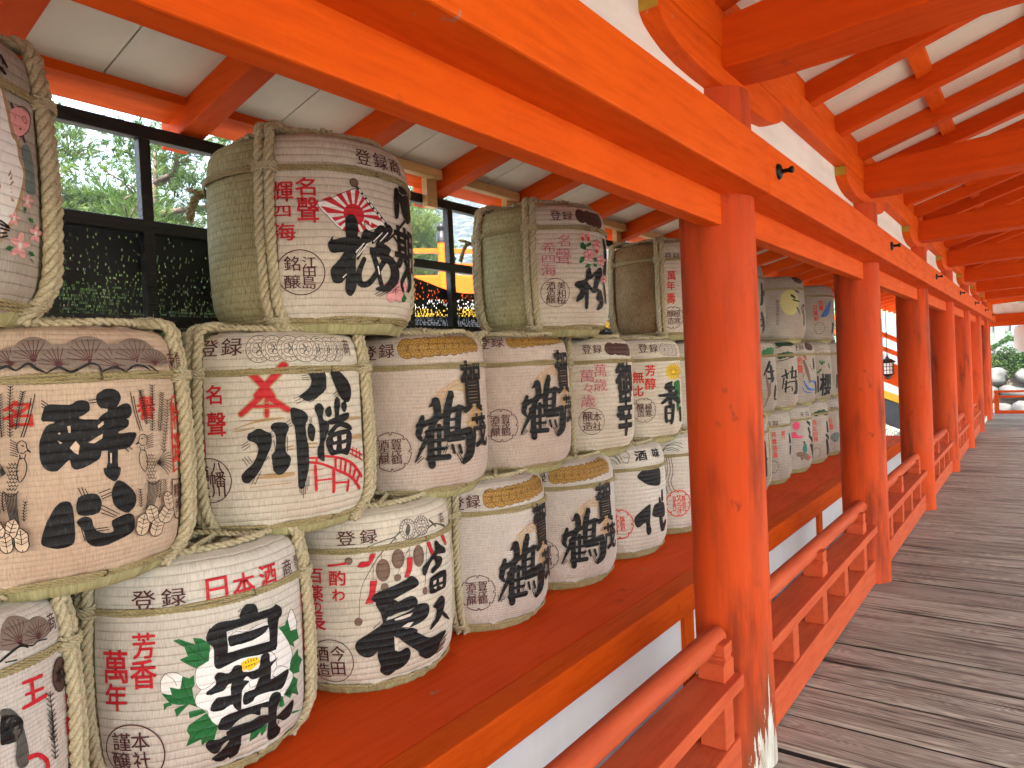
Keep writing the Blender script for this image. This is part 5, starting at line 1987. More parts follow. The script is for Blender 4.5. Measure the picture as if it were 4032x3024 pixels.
ART['b2'] = """Tm 安 -313 -217 881 962
Tm 芸 -197 -16 878 959
EM -402 740 71 71
QM -494 540 -474 634 -425 644 -385 577 -282 562 -290 532
Qb -418 283 -333 297 -209 266 -116 204 -131 127 -180 145 -263 180 -312 145 -348 213 -407 225
Qa -293 351 -241 437 -192 394 -188 289 -266 284
Eh -248 450 26 23
ER -109 182 55 31
Sk -156 792 97 -54 744 182
Sk -121 672 154 -75 590 152
Sk -105 541 130 40 461 220
Sk -53 379 156 137 252 610"""
ART['b3'] = """EG -365 842 59 44
EG -291 865 67 44
EG -170 872 97 44
EG -52 838 155 43
TR 長 -456 -367 643 731
TR 生 -453 -364 542 631
TR 自 -447 -358 441 530
TR 得 -441 -352 341 430
Rm -385 130 98 18 0
Sk -78 668 152 -52 524 241
Sk -125 447 117 -27 381 176
Sk -102 332 190 -26 126 339"""
ART['b4'] = """Tm 登 -399 -313 808 892
Tm 録 -305 -198 814 897
TR 名 -459 -370 567 674
TR 聲 -437 -347 443 557
QF -420 292 -317 390 -184 364 -196 229 -316 194
Sm -316 194 18 -392 320 17
Sm -316 194 20 -317 381 19
Sm -316 194 20 -226 338 23
Rm -382 107 68 16 0"""
# ================================================================ printing the artwork onto the barrel walls
INK = dict(k=(.0065,.006,.0065), m=(.080,.018,.022), r=(.50,.014,.022), R=(.60,.032,.018), p=(.50,.165,.19), w=(.78,.74,.70), g=(.012,.125,.030), G=(.012,.050,.018), y=(.80,.50,.010),
           Y=(.52,.47,.20), t=(.40,.255,.12), c=(.58,.49,.41), C=(.60,.445,.315), d=(.40,.22,.045), o=(.095,.042,.012), q=(.60,.34,.10), b=(.165,.10,.070), e=(.080,.074,.062), f=(.74,.33,.32), F=(.13,.17,.155),
           n=(.20,.145,.115), h=(.080,.040,.030), l=(.035,.12,.36), M=(.60,.05,.12), a=(.02,.13,.11))
INKM = {k: ink_mat(k, c) for k, c in INK.items()}
PARTNAME = dict(k='brush_lettering', m='small_lettering', r='red_lettering', R='vermilion_lettering', p='faded_lettering')
GLYPH = {}
def glyph(ch, bold):
    key = (ch, bold)
    if key not in GLYPH:
        cu = bpy.data.curves.new('glyph', 'FONT'); cu.body = ch; cu.fill_mode = 'FRONT'; cu.resolution_u = 3; cu.offset = 0.0
        o = bpy.data.objects.new('glyph', cu); COL.objects.link(o)
        dg = bpy.context.evaluated_depsgraph_get(); dg.update()
        me = o.evaluated_get(dg).to_mesh()
        V = [(v.co.x, v.co.y) for v in me.vertices]; F = [tuple(p.vertices) for p in me.polygons]
        o.evaluated_get(dg).to_mesh_clear(); bpy.data.objects.remove(o); bpy.data.curves.remove(cu)
        xs = [v[0] for v in V]; ys = [v[1] for v in V]
        x0, x1, y0, y1 = min(xs), max(xs), min(ys), max(ys)
        GLYPH[key] = ([((x-x0)/max(1e-6, x1-x0), (y-y0)/max(1e-6, y1-y0)) for x, y in V], F)
    return GLYPH[key]
def cat2(pts, n=3, closed=True):
    N = len(pts); o = []
    for i in range(N if closed else N-1):
        p0 = pts[(i-1) % N] if closed or i > 0 else pts[i]; p1 = pts[i]; p2 = pts[(i+1) % N]; p3 = pts[(i+2) % N] if closed or i+2 < N else p2
        for k in range(n):
            t = k/n
            o.append(tuple(.5*((2*b)+(-a+c)*t+(2*a-5*b+4*c-d)*t*t+(-a+3*b-3*c+d)*t**3) for a, b, c, d in zip(p0, p1, p2, p3)))
    if not closed: o.append(pts[-1])
    return o
def stroke_outline(P):
    """P: list of (u, v, w) in mm -> closed outline"""
    if len(P) > 2: P = cat2(P, 4, False)
    else:
        a, c = P; P = [tuple(a[i]+(c[i]-a[i])*k/3 for i in range(3)) for k in range(4)]
    L = []; Rr = []; N = len(P)
    for i in range(N):
        a = P[max(0, i-1)]; c = P[min(N-1, i+1)]; dx, dy = c[0]-a[0], c[1]-a[1]; l = hypot(dx, dy) or 1
        nx, ny = -dy/l, dx/l; h = max(.2, P[i][2]/2)
        L.append((P[i][0]+nx*h, P[i][1]+ny*h)); Rr.append((P[i][0]-nx*h, P[i][1]-ny*h))
    def cap(p, q):
        h = p[2]/2
        if h < 1.6: return []
        a0 = atan2(p[1]-q[1], p[0]-q[0]); return [(p[0]+cos(a0+t)*h, p[1]+sin(a0+t)*h) for t in (.9, .45, 0, -.45, -.9)]
    return L + cap(P[-1], P[-2]) + Rr[::-1] + cap(P[0], P[1])
class Print:
    def __init__(self, du=0.0, dv=0.0, seed=1):
        self.by = {}; self.i = 0; self.du = du; self.dv = dv; self.rq = random.Random(seed)
    def add(self, col, V, F):
        self.by.setdefault(col, []).append((self.i, V, F)); self.i += 1
    def poly(self, col, pts): self.add(col, pts, [tuple(range(len(pts)))])
    def rough(self, pts, amp):
        return [(x + self.rq.uniform(-amp, amp), y + self.rq.uniform(-amp, amp)) for x, y in pts]
    def stroke(self, col, P): self.poly(col, stroke_outline(P))
    def ell(self, col, u, v, ru, rv, n=18): self.poly(col, [(u+ru*cos(2*pi*i/n), v+rv*sin(2*pi*i/n)) for i in range(n)])
    def ring(self, col, u, v, ru, rv, w, n=36, a0=0.0, a1=2*pi):
        V = []; 
        for i in range(n+1):
            t = a0+(a1-a0)*i/n; V += [(u+(ru-w/2)*cos(t), v+(rv-w/2)*sin(t)), (u+(ru+w/2)*cos(t), v+(rv+w/2)*sin(t))]
        self.add(col, V, [(2*i, 2*i+1, 2*i+3, 2*i+2) for i in range(n)])
    def text(self, col, ch, u0, u1, v0, v1):
        V, F = glyph(ch, 0)
        dl = 0.030 if col == 'k' else (0.016 if col in 'rR' else 0.008)
        du, dv = dl*(u1-u0), dl*(v1-v0)
        for a, c in ((du, dv), (-du, dv), (du, -dv), (-du, -dv)) if col in 'krR' else ((du, 0), (-du, 0)):
            self.add(col, [(u0+a+(u1-u0)*x, v0+c+(v1-v0)*y) for x, y in V], F)
    def scallop(self, col, u, v, r, w):
        # ring of eight lobes meeting in small inward loops
        P = []
        for k in range(8):
            a = 2*pi*(k+.5)/8
            for j in range(9):
                t = -0.33+0.66*j/8; P.append((u+r*cos(a+t), v+r*sin(a+t)))
            am = a+pi/8
            P += [(u+r*.90*cos(am-.045), v+r*.90*sin(am-.045)), (u+r*.86*cos(am), v+r*.86*sin(am)), (u+r*.90*cos(am+.045), v+r*.90*sin(am+.045))]
        n = len(P); V = []
        for i in range(n):
            a = P[i-1]; c = P[(i+1) % n]; dx, dy = c[0]-a[0], c[1]-a[1]; l = hypot(dx, dy) or 1
            V += [(P[i][0]-dy/l*w/2, P[i][1]+dx/l*w/2), (P[i][0]+dy/l*w/2, P[i][1]-dx/l*w/2)]
        self.add(col, V, [(2*i, 2*i+1, (2*i+3) % (2*n), (2*i+2) % (2*n)) for i in range(n)])
    def coin(self, st, u, v, ru, rv):
        fill = {'d': 'd', 'h': 'h', 'e': 'c', 'k': 'e'}[st]; ln = {'d': 'o', 'h': 'm', 'e': 'e', 'k': 'k'}[st]
        rim = 'm' if st == 'd' else ln
        self.ell(rim, u, v, ru+.9, rv+.9, 24); self.ell(fill if st != 'k' else 'c', u, v, ru-.9, rv-.9, 24)
        self.ring(ln, u, v, ru*.68, rv*.68, 1.6, 20)
        for i in range(13):
            a = 2*pi*i/13+u; self.stroke(ln, [(u+ru*.75*cos(a), v+rv*.75*sin(a), 1.8), (u+ru*.9*cos(a+.12), v+rv*.9*sin(a+.12), 1.8)])
        for i in range(5):
            a = 2*pi*i/5+v; self.ring(ln, u+ru*.3*cos(a), v+rv*.3*sin(a), ru*.2, rv*.2, 1.5, 9)
        self.stroke(ln, [(u-ru*.15, v-rv*.3, 2), (u+ru*.1, v, 3), (u-ru*.05, v+rv*.35, 2)])
    def fan(self, u, v, ru, rv):
        P = [(u+ru*cos(pi*i/16), v+rv*sin(pi*i/16)) for i in range(17)] + [(u-ru*.5, v-rv*.18), (u+ru*.5, v-rv*.18)]
        self.poly('n', P)
        for i in range(11):
            t = pi*(i+.5)/11; self.stroke('m', [(u+ru*.12*cos(t), v+rv*.12*sin(t), 1.7), (u+ru*.88*cos(t), v+rv*.88*sin(t), 1.4)])
        self.ell('m', u, v, 5, 5, 10)
    def bird(self, col, A, flip):
        cu, cv = A[:5], A[5:10]
        def X(x, y):
            q = (1, x, y, x*x, x*y); return (sum(a*b for a, b in zip(cu, q)), sum(a*b for a, b in zip(cv, q)))
        def Sx(pts, w=2.2): self.stroke(col, [(*X(*p), w*.85) for p in pts])
        for (a, c) in (((610,330),(568,160)), ((620,330),(582,175))): Sx([a, ((a[0]+c[0])/2-4, (a[1]+c[1])/2), c])
        def plume(x0, y0, x1, y1, n, L, w):
            Sx([(x0,y0), ((x0+x1)/2+3, (y0+y1)/2), (x1,y1)], 2)
            for i in range(n):
                t = (i+.3)/n; x = x0+(x1-x0)*t; y = y0+(y1-y0)*t
                Sx([(x,y), (x-L,y-9)], w); Sx([(x,y), (x+L,y-9)], w)
        for p in ((640,300,612,150), (660,330,660,128), (690,330,700,160), (705,420,722,190)): plume(*p, 17, 11, 1.7)
        for p in ((606,660,600,580), (680,620,684,545), (706,610,706,540)): plume(*p, 7, 9, 1.6)
        Sx([(622,390),(608,392),(596,382),(582,388),(596,372),(600,352),(615,343),(630,352),(632,372),(626,392)]); Sx([(606,364),(616,362)], 3)
        Sx([(600,395),(604,412),(612,410),(620,415),(622,398)]); Sx([(605,412),(596,440),(602,480),(622,505),(632,470),(628,430),(622,412)])
        for k in range(7): Sx([(634-k,352+k*9),(648,345+k*9),(658,338+k*10)], 1.8)
        for r in range(8):
            for c in range(3):
                x = 632+c*12+(r % 2)*6; y = 430+r*14; Sx([(x-6,y),(x,y+9),(x+6,y)], 1.8)
        for k in range(9):
            a = -.9+k*.21; Sx([(672,470),(672+42*cos(a),470+46*sin(a)-8),(672+66*cos(a),470+74*sin(a))], 2)
        for k in range(8): Sx([(632+k*6,548),(630+k*5,610),(624+k*4.2,668)], 2)
        Sx([(625,540),(640,556),(660,560),(682,540)])
        for (cx, cy_, rx, ry, ro) in ((615,735,28,48,.1),(652,690,26,42,-.3),(672,745,26,42,.15),(708,690,30,40,.5),(716,632,22,40,-.2)):
            P = []
            for i in range(13):
                t = 2*pi*i/12; px = rx*sin(t)*(1+.08*cos(6*t)); py = -ry*cos(t)*(1+.04*cos(5*t)); P.append((cx+px*cos(ro)-py*sin(ro), cy_+px*sin(ro)+py*cos(ro)))
            self.poly('C', [X(*q) for q in P[:-1]]); Sx(P[:7]); Sx(P[6:])
            Sx([(cx+ry*.9*sin(ro), cy_-ry*.9*cos(ro)), (cx-ry*.9*sin(ro), cy_+ry*.9*cos(ro))], 1.8)
            for s_ in (-1, 1):
                for j in (-.45, -.05, .35): Sx([(cx-j*ry*sin(ro), cy_+j*ry*cos(ro)), (cx-j*ry*sin(ro)+s_*rx*.75*cos(ro), cy_+j*ry*cos(ro)-ry*.22+s_*rx*.75*sin(ro))], 1.6)
    def load(self, data):
        for ln in data.split('\n'):
            h, _, rest = ln.partition(' '); kind, col = h[0], h[1]
            if kind == 'T':
                ch, *nums = rest.split(' '); u0, u1, v0, v1 = [float(x)/2 for x in nums]; self.text(col, ch, u0, u1, v0, v1); continue
            nums = [float(x) for x in rest.split(' ')]
            if kind in 'PQ':
                pts = [(nums[i]/2, nums[i+1]/2) for i in range(0, len(nums), 2)]
                if kind == 'Q': pts = cat2(pts, 3)
                if kind == 'Q' and col == 'k': pts = self.rough(pts, .55)
                self.poly(col, pts)
            elif kind == 'S': self.stroke(col, [(nums[i]/2, nums[i+1]/2, nums[i+2]/5) for i in range(0, len(nums), 3)])
            elif kind == 'E': self.ell(col, *[x/2 for x in nums])
            elif kind == 'O': self.ring(col, nums[0]/2, nums[1]/2, nums[2]/2, nums[3]/2, nums[4]/5, 22)
            elif kind == 'R':
                if nums[4]: self.scallop(col, nums[0]/2, nums[1]/2, nums[2]/2, nums[3]/5)
                else: self.ring(col, nums[0]/2, nums[1]/2, nums[2]/2, nums[2]/2, nums[3]/5, 48)
            elif kind == 'C': self.coin(col, *[x/2 for x in nums])
            elif kind == 'F': self.fan(*[x/2 for x in nums])
            elif kind == 'X': self.bird(col, nums[:10], nums[10])
    def mesh(self, cols, name, parent, base):
        bm = bmesh.new(); mats = [INKM[c] for c in cols]; any_ = False
        uvl = None; umin = vmin = 1e9; umax = vmax = -1e9
        for ci, c in enumerate(cols):
            for (idx, V, F) in self.by.get(c, []):
                vs_ = [bm.verts.new((x + self.du, y + self.dv, idx)) for x, y in V]
                for x, y in V: umin = min(umin, x+self.du); umax = max(umax, x+self.du); vmin = min(vmin, y+self.dv); vmax = max(vmax, y+self.dv)
                for f in F:
                    try: fc = bm.faces.new([vs_[i] for i in f]); fc.material_index = ci; any_ = True
                    except ValueError: pass
        if not any_: bm.free(); return None
        bm.normal_update()
        bmesh.ops.triangulate(bm, faces=[f for f in bm.faces if len(f.verts) > 4])
        u = 15.0*math.ceil(umin/15.0)
        while u < umax:
            bmesh.ops.bisect_plane(bm, geom=bm.verts[:]+bm.edges[:]+bm.faces[:], dist=1e-4, plane_co=(u, 0, 0), plane_no=(1, 0, 0)); u += 15.0
        for v in ZM:
            if vmin < v*1000 < vmax: bmesh.ops.bisect_plane(bm, geom=bm.verts[:]+bm.edges[:]+bm.faces[:], dist=1e-4, plane_co=(0, v*1000, 0), plane_no=(0, 1, 0))
        uv = bm.loops.layers.uv.new('UVMap')
        for f in bm.faces:
            f.smooth = True
            for l in f.loops: l[uv].uv = (l.vert.co.x/1000, l.vert.co.y/1000)
        for v in bm.verts:
            x, y, k = v.co
            z = min(.527, max(-.034, y/1000)); v.co = surf(x/295.0, z, base + k*2.5e-5)
        bmesh.ops.recalc_face_normals(bm, faces=bm.faces[:])
        me = bpy.data.meshes.new(name); bm.to_mesh(me); bm.free()
        for m_ in mats: me.materials.append(m_)
        o = bpy.data.objects.new(name, me); COL.objects.link(o); o.parent = parent
        return o
    def build(self, parent, base=WOFF + 0.0013):
        for c, nm in PARTNAME.items():
            if c in self.by: self.mesh([c], nm, parent, base)
        rest = [c for c in self.by if c not in PARTNAME]
        if rest: self.mesh(rest, 'printed_picture', parent, base)
def art(key, src=None, du=0.0, dv=0.0):
    p = Print(du, dv, len(key)); p.load(ART[src or key]); p.build(BARRELS[key])

def put(key, label, **kw):
    x, y, z, sx, sz = BPOS[key]
    return barrel(key, label, (x, y, z), scale=(sx, sz), **kw)
W0 = 1.15
put('ou', 'barrel cut off by the lower left corner, with a red king character and wheat plume', wrap=(-1.2, .80), ropes=(-1.3, .86), cloth='fine')
put('hak', 'straw barrel with thick black characters over a white peony with green leaves', wrap=(-1.33, .62), ropes=(-1.41, .70), cloth='white')
put('fuk', 'straw barrel with a black brush character below hanging coins and red ribbons', wrap=(-1.5, .90), ropes=(-1.62, 1.15), cloth='cream')
put('k1', 'bottom row barrel with gold coins and black crane lettering, nearer of the two', wrap=(-1.07, .95), ropes=(-1.145, 1.2), cloth='fine')
put('k2', 'bottom row barrel with gold coins and black crane lettering, farther of the two', wrap=(-1.25, .95), ropes=(-1.35, 1.2), cloth='fine')
put('ichi', 'white barrel with two big black characters and a red scalloped seal low left', wrap=(-1.4, .85), ropes=(-1.6, .95), cloth='white')
put('sak', 'white barrel half hidden by the near pillar, red scalloped seal at the pillar edge', wrap=(-1.5, .85), ropes=(-1.7, .95), cloth='white')
put('sui', 'peach coloured barrel with fat black characters between two line-drawn phoenixes', wrap=(-1.2, .68), ropes=(-1.3, .765), cloth='peach')
put('yah', 'straw barrel printed with a red crossed emblem, a red arched bridge and grey medals', wrap=(-1.21, .41), ropes=(-1.288, .495), cloth='cream')
put('kA', 'middle row gold coin barrel with black crane lettering, beside the red crossed emblem barrel', wrap=(-1.45, .95), ropes=(-1.6, 1.2), cloth='pink')
put('kB', 'middle row gold coin barrel with black crane lettering, beside the faded pink lettered barrel', wrap=(-1.17, .95), ropes=(-1.241, 1.2), cloth='pink')
put('gok', 'straw barrel with faded pink characters and dark brown coins along the top', wrap=(-1.04, .95), ropes=(-1.115, 1.2), cloth='cream')
put('kao', 'straw barrel printed with a yellow chrysanthemum beside the near pillar', wrap=(-1.3, .85), ropes=(-1.5, .95), cloth='cream')
put('sai', 'middle row straw barrel just showing behind the left edge of the near pillar', wrap=(-1.5, .85), ropes=(-1.6, .95), cloth='cream')
put('lef', 'top row barrel at the left edge, with a pink mallet and cherry blossoms', wrap=(-1.2, .80), ropes=(-1.3, .885), cloth='grey')
put('dok', 'top row straw barrel with a red rising sun flag and black brush characters', wrap=(-.97, .95), ropes=(-1.048, 1.2), cloth='cream', backknot=-2.35)
put('miw', 'top row straw barrel with pale pink cherry blossoms, green straw on its left side', wrap=(-1.02, .95), ropes=(-1.101, 1.2, -2.022), cloth='cream', backknot=-2.5)
put('wara', 'brown woven straw barrel with red characters behind the near pillar, top row', wrap=(-1.03, .80), ropes=(-1.093, .9, -2.19), cloth='cream', body='strawbrown')
far = dict(cloth='grey', top=False)
put('b0', 'bottom row barrel showing only a black lettered strip beyond the near pillar', wrap=(-1.7, .5), ropes=(.6,), **far)
put('b1', 'bottom row barrel between the pillars with two short columns of red characters', wrap=(-2.3, .5), ropes=(-2.4,), **far)
put('b2', 'bottom row barrel between the pillars with a pink sun and brown ox rider', wrap=(-2.3, .5), ropes=(-2.4,), **far)
put('b3', 'bottom row barrel between the pillars, dark pines over one column of red characters', wrap=(-2.3, .5), ropes=(-2.4,), **far)
put('b4', 'bottom row barrel with a grey green fan, beside the second pillar', wrap=(-2.3, .5), ropes=(-2.4,), **far)
put('m0', 'middle row barrel beyond the near pillar, bright green pine tufts above a black character', wrap=(-2.3, .5), ropes=(-2.4,), **far)
put('m1', 'middle row barrel between the pillars with dark green pines and a black crane character', wrap=(-2.3, .5), ropes=(-2.4,), **far)
put('m2', 'middle row barrel between the pillars with a brown lobster over blue waves', wrap=(-2.3, .5), ropes=(-2.4,), **far)
put('m3', 'middle row barrel between the pillars with green sprigs and an angular black cherry character', wrap=(-2.3, .5), ropes=(-2.4,), **far)
put('m4', 'middle row barrel mostly hidden by the left edge of the second pillar', wrap=(-2.3, .5), ropes=(-2.4,), **far)
put('t0', 'top row barrel showing a strip of black characters beyond the near pillar', wrap=(-1.7, .5), ropes=(-1.75,), **far)
put('t1', 'top row barrel between the pillars with a pale yellow moon', wrap=(-2.10, .5), ropes=(-2.2,), **far)
put('t2', 'top row barrel between the pillars with a blue mountain and red characters', wrap=(-2.05, .5), ropes=(-2.15,), **far)
for k in ART: art(k)
art('kB', 'kA', 12, 35); art('k1', 'kA', 33, -12); art('k2', 'kA', -50, -8)
# ================================================================ outside: pines, hill, arched bridge, garden
def leaf_mat(name, c1, c2, scale=1.4, trans=0.25):
    t = NT(name); ob = t.n('TexCoord').outputs['Object']
    n1 = t.noise(ob, scale, 3); n2 = t.noise(ob, scale*9, 2)
    c = t.mix(t.ramp(n1, [(0.35, 0), (0.68, 1)]), c1, c2); c = t.mix(t.math('MULTIPLY', n2, 0.4), c, tuple(x*0.6 for x in c1))
    d = t.n('BsdfTranslucent', {'Color': c}); mx = t.n('MixShader', {0: trans, 1: t.b.outputs[0], 2: d.outputs[0]})
    t.t.links.new(mx.outputs[0], t.out.inputs['Surface'])
    return t.set(c, 0.6, Specular_IOR_Level=0.3)
MAT['needle'] = leaf_mat('pine_needles', (0.050, 0.105, 0.018), (0.125, 0.165, 0.036), 0.9, 0.4)
MAT['needle_far'] = leaf_mat('hill_forest', (0.028, 0.065, 0.030), (0.060, 0.105, 0.045), 0.03, 0.0)
MAT['hedge'] = leaf_mat('hedge_leaves', (0.026, 0.065, 0.013), (0.065, 0.105, 0.026), 2.0)
MAT['trunk'] = simple('pine_bark', (0.105, 0.070, 0.050), 0.9, 7, 0.45, 0.8, stretch=(3, 3, 0.6))
MAT['stone'] = simple('granite_boulder', (0.075, 0.074, 0.070), 0.85, 5, 0.5, 0.7)
MAT['stone_pale'] = simple('granite_fence', (0.13, 0.135, 0.137), 0.8, 4, 0.2, 0.4)
MAT['white_paint'] = simple('white_bridge_paint', (0.78, 0.77, 0.74), 0.6)
MAT['yellow_paint'] = simple('yellow_bridge_paint', (0.72, 0.42, 0.02), 0.6)
MAT['dark_paint'] = simple('dark_girder_paint', (0.05, 0.055, 0.065), 0.6)
MAT['paper'] = simple('lantern_paper', (0.84, 0.80, 0.74), 0.7, 3, 0.05, 0.05)

def tuft(b, p, d, L, n, rq, wd=0.012):
    """a bundle of needles fanning out round direction d"""
    d = d.normalized()
    for _ in range(n):
        r = Vector((rq.gauss(0, 1), rq.gauss(0, 1), rq.gauss(0, 1)))
        v = (d*0.9 + r*0.42).normalized(); l = L*(0.6+0.6*rq.random()); s = v.cross(r).normalized()*wd
        a = p + v*l*0.05
        b.face([a - s*0.6, a + s*0.6, p + v*l + s*0.35, p + v*l - s*0.35])
def pine(seed, h, spread, lean=0.0, tufts=2300, low=0.25, broad=False):
    rq = random.Random(seed)
    tr = MB(); P = []; R = []
    for i in range(13):
        t = i/12; P.append(Vector((lean*t*t*h + 0.12*sin(t*5+seed), 0.10*sin(t*4+seed*2), h*t*0.96))); R.append(0.17*(1-t*0.85)*h/6)
    tr.tube(P, R, 9)
    cr = MB(); clumps = []
    nb = 20
    for k in range(nb):
        t = low + (0.98-low)*k/(nb-1); base = P[min(12, int(t*12))]
        a = k*2.399 + rq.random(); L = spread*((1.0-1.5*(t-.42)**2) if broad else (1.05-t*0.72))*(0.75+0.5*rq.random())
        d = Vector((cos(a), sin(a), 0.18+0.25*rq.random())); pts = [base]; 
        for j in range(1, 7): pts.append(base + d*L*j/6 + Vector((0.10*sin(j*1.7+k), 0.10*cos(j*1.3+k), -0.06*(j/6)**2*L)))
        tr.tube(pts, [0.055*(1-j/6.5)*h/6 for j in range(7)], 5)
        for j in range(2, 7):
            for _ in range(3):
                c = pts[j] + Vector((rq.gauss(0, .22), rq.gauss(0, .22), rq.gauss(0.08, .14)))*spread*0.42
                clumps.append((c, 0.30+0.25*rq.random()))
                if rq.random() < .5: tr.tube([pts[j], (pts[j]+c)/2 + Vector((0, 0, .05)), c], [0.014, 0.010, 0.006], 4)
    per = max(4, tufts//len(clumps))
    for c, r in clumps:
        for _ in range(per):
            g = Vector((rq.gauss(0, 1), rq.gauss(0, 1), rq.gauss(0, .55))); g = g.normalized()*r*(rq.random()**0.5)
            tuft(cr, c+g, Vector((g.x, g.y, abs(g.z)+0.22*r)), 0.10+0.06*rq.random(), 13, rq, 0.0075)
    return tr, cr
def tree(name, label, loc, tr, cr, group='pine trees beyond the slatted fence'):
    t = thing(name, label, 'tree', loc, 0, group)
    tr.build('trunk', MAT['trunk'], t, smooth=True); cr.build('crown', MAT['needle'], t)
    return t
A = tree('pine_tree', 'bright green pine filling the left fence opening under the eave', (-10.4, .35, -.62), *pine(3, 5.9, 2.9, 0.02, 12500, .22, True))
B_ = tree('pine_tree', 'pine with bare grey branches showing, right of the black fence post', (-9.2, 2.7, -.62), *pine(8, 5.7, 2.4, -0.03, 8000, .25, True))
C_ = tree('pine_tree', 'small narrow pine behind the black capped bridge post', (-12.6, 11.6, -.62), *pine(12, 6.6, 1.25, 0.0, 4500, .3))
dup(A, (-13.9, 1.9, -.62), 'second green pine standing behind the bright one in the left fence opening', 4.0)
dup(B_, (-12.0, -1.6, -.62), 'pine at the far left seen below the eave beside the mallet barrel', .4)
dup(A, (-16.2, .2, -.10), 'deep green pine in the back row behind the left fence opening', 2.7)
dup(A, (-16.8, 3.6, -.10), 'deep green pine in the back row behind the bare grey branches', 5.4)
dup(A, (-14.5, -2.5, -.62), 'tall pine farther left beyond the fence, half hidden by the top barrel', 1.9)
dup(B_, (-13.5, 5.2, -.62), 'pine standing behind the big rising sun barrel', 2.6)
dup(C_, (-10.2, 8.8, -.62), 'narrow pine left of the black capped bridge post', 1.2)
dup(C_, (-13.8, 16.8, -.62), 'narrow pine seen past the pale straw barrel', 3.0)
dup(A, (-6.6, 23.5, -.62), 'pine beyond the stairs seen between the second and third pillars', .7)
# the wooded hill: one far mass
def hill_f(a):
    k = min(1, max(0, (a+1.40)/0.60)); return (0.42+0.66*k*k*(3-2*k))*(0.97+0.06*sin(a*9+2))
b = MB(); NX, NY_ = 90, 46; V = []; rq = random.Random(5)
def hill_h(a, r):
    return 150*sin(min(1, (r-210)/330*1.25)*pi/2)*hill_f(a) - 2.5
for i in range(NX+1):
    for j in range(NY_+1):
        a = radians(-150 + 175*i/NX); r = 210 + 330*j/NY_
        V.append((r*sin(a), r*cos(a), max(-1.2, hill_h(a, r) + 5*sin(a*41+j*.9)*sin(j*1.3+a*17))))
F = [(i*(NY_+1)+j, i*(NY_+1)+j+1, (i+1)*(NY_+1)+j+1, (i+1)*(NY_+1)+j) for i in range(NX) for j in range(NY_)]
b.raw(V, F); b.build('hills', MAT['needle_far'], kind='structure', smooth=True)
# crowns of the forest on its near flank, one uncountable mass
b = MB()
for _ in range(9000):
    a = radians(-100 + 72*rq.random()); r = 215 + 250*rq.random()
    p = Vector((r*sin(a), r*cos(a), max(0, hill_h(a, r)))); s = 2.2+2.6*rq.random()
    for lv in range(3):
        n = 7; z0 = p.z + s*(-.2+.42*lv); rr_ = s*(1.25, 1.0, .6)[lv]; ang = rq.random()*6
        ring = [Vector((p.x+rr_*cos(ang+k*2*pi/n)*(0.75+.5*rq.random()), p.y+rr_*sin(ang+k*2*pi/n)*(0.75+.5*rq.random()), z0+.35*s*rq.random())) for k in range(n)]
        tp = Vector((p.x, p.y, z0+s*0.62))
        for k in range(n): b.face([ring[k], ring[(k+1) % n], tp])
o = b.build('hill_forest', MAT['needle_far'], kind='stuff')
tag(o, 'dense green forest covering the far hill', 'forest')

# ---- arched bridge with black-capped posts
bt = thing('arched_bridge', 'steep vermilion arched bridge with black capped posts and yellow trimmed side, beyond the fence', 'bridge', (-0.6, 11.4, -.62))
BA = Vector((-9.5, 4.3, 0)); BB = Vector((-0.6, 11.4, 0)); O_ = Vector((-0.6, 11.4, -.62))
zr_ = lambda t: 3.52 - 3.27*(t-.2)**2
side = (BB-BA).normalized().cross(Vector((0, 0, 1)))
def along(d0, d1, off, th, name, mat, t0=0.0, t1=1.0, n=30):
    b = MB(); rows = []
    for i in range(n+1):
        t = t0+(t1-t0)*i/n; p = BA.lerp(BB, t) - O_; zt = zr_(t) - d0 + .62 - .62; zb = zr_(t) - d1
        q0 = p + side*(off-th/2); q1 = p + side*(off+th/2)
        rows.append([(q0.x, q0.y, zb+.62), (q1.x, q1.y, zb+.62), (q1.x, q1.y, zt+.62), (q0.x, q0.y, zt+.62)])
    Vv = [p for r in rows for p in r]; Ff = [(i*4+k, i*4+4+k, i*4+4+(k+1) % 4, i*4+(k+1) % 4) for i in range(n) for k in range(4)]
    Ff += [(0, 1, 2, 3), (n*4+3, n*4+2, n*4+1, n*4)]
    b.raw(Vv, Ff); b.build(name, mat, bt)
for off in (0.0, -3.2):
    along(0.0, 0.07, off, .08, 'hand_rail', MAT['red_x']); along(0.24, 0.31, off, .07, 'middle_rail', MAT['red_x']); along(0.47, 0.85, off, .10, 'edge_beam', MAT['red_x'])
    along(0.852, 1.0, off, .14, 'white_band', MAT['white_paint']); along(1.002, 1.13, off, .18, 'yellow_band', MAT['yellow_paint']); along(1.132, 1.55, off, .12, 'girder', MAT['dark_paint'])
along(0.86, 0.90, -1.6, 3.0, 'bridge_deck', MAT['white_paint'])
for off in (0.0, -3.2):
    for t in (.02, .284, .56, .80):
        p = BA.lerp(BB, t) - O_ + side*off; z = zr_(t)
        b = MB(); b.lathe([(.085, z-.9+.62), (.085, z+.10+.62)], 14, cx=p.x, cy=p.y); b.build('bridge_post', MAT['red_z'], bt, smooth=True)
        b = MB(); zz = z+.10+.62
        b.lathe([(.097, zz), (.097, zz+.15), (.070, zz+.165), (.066, zz+.20), (.088, zz+.235), (.090, zz+.27), (.060, zz+.315), (.012, zz+.35), (0, zz+.36)], 14, cx=p.x, cy=p.y); b.build('post_cap', MAT['iron'], bt, smooth=True)
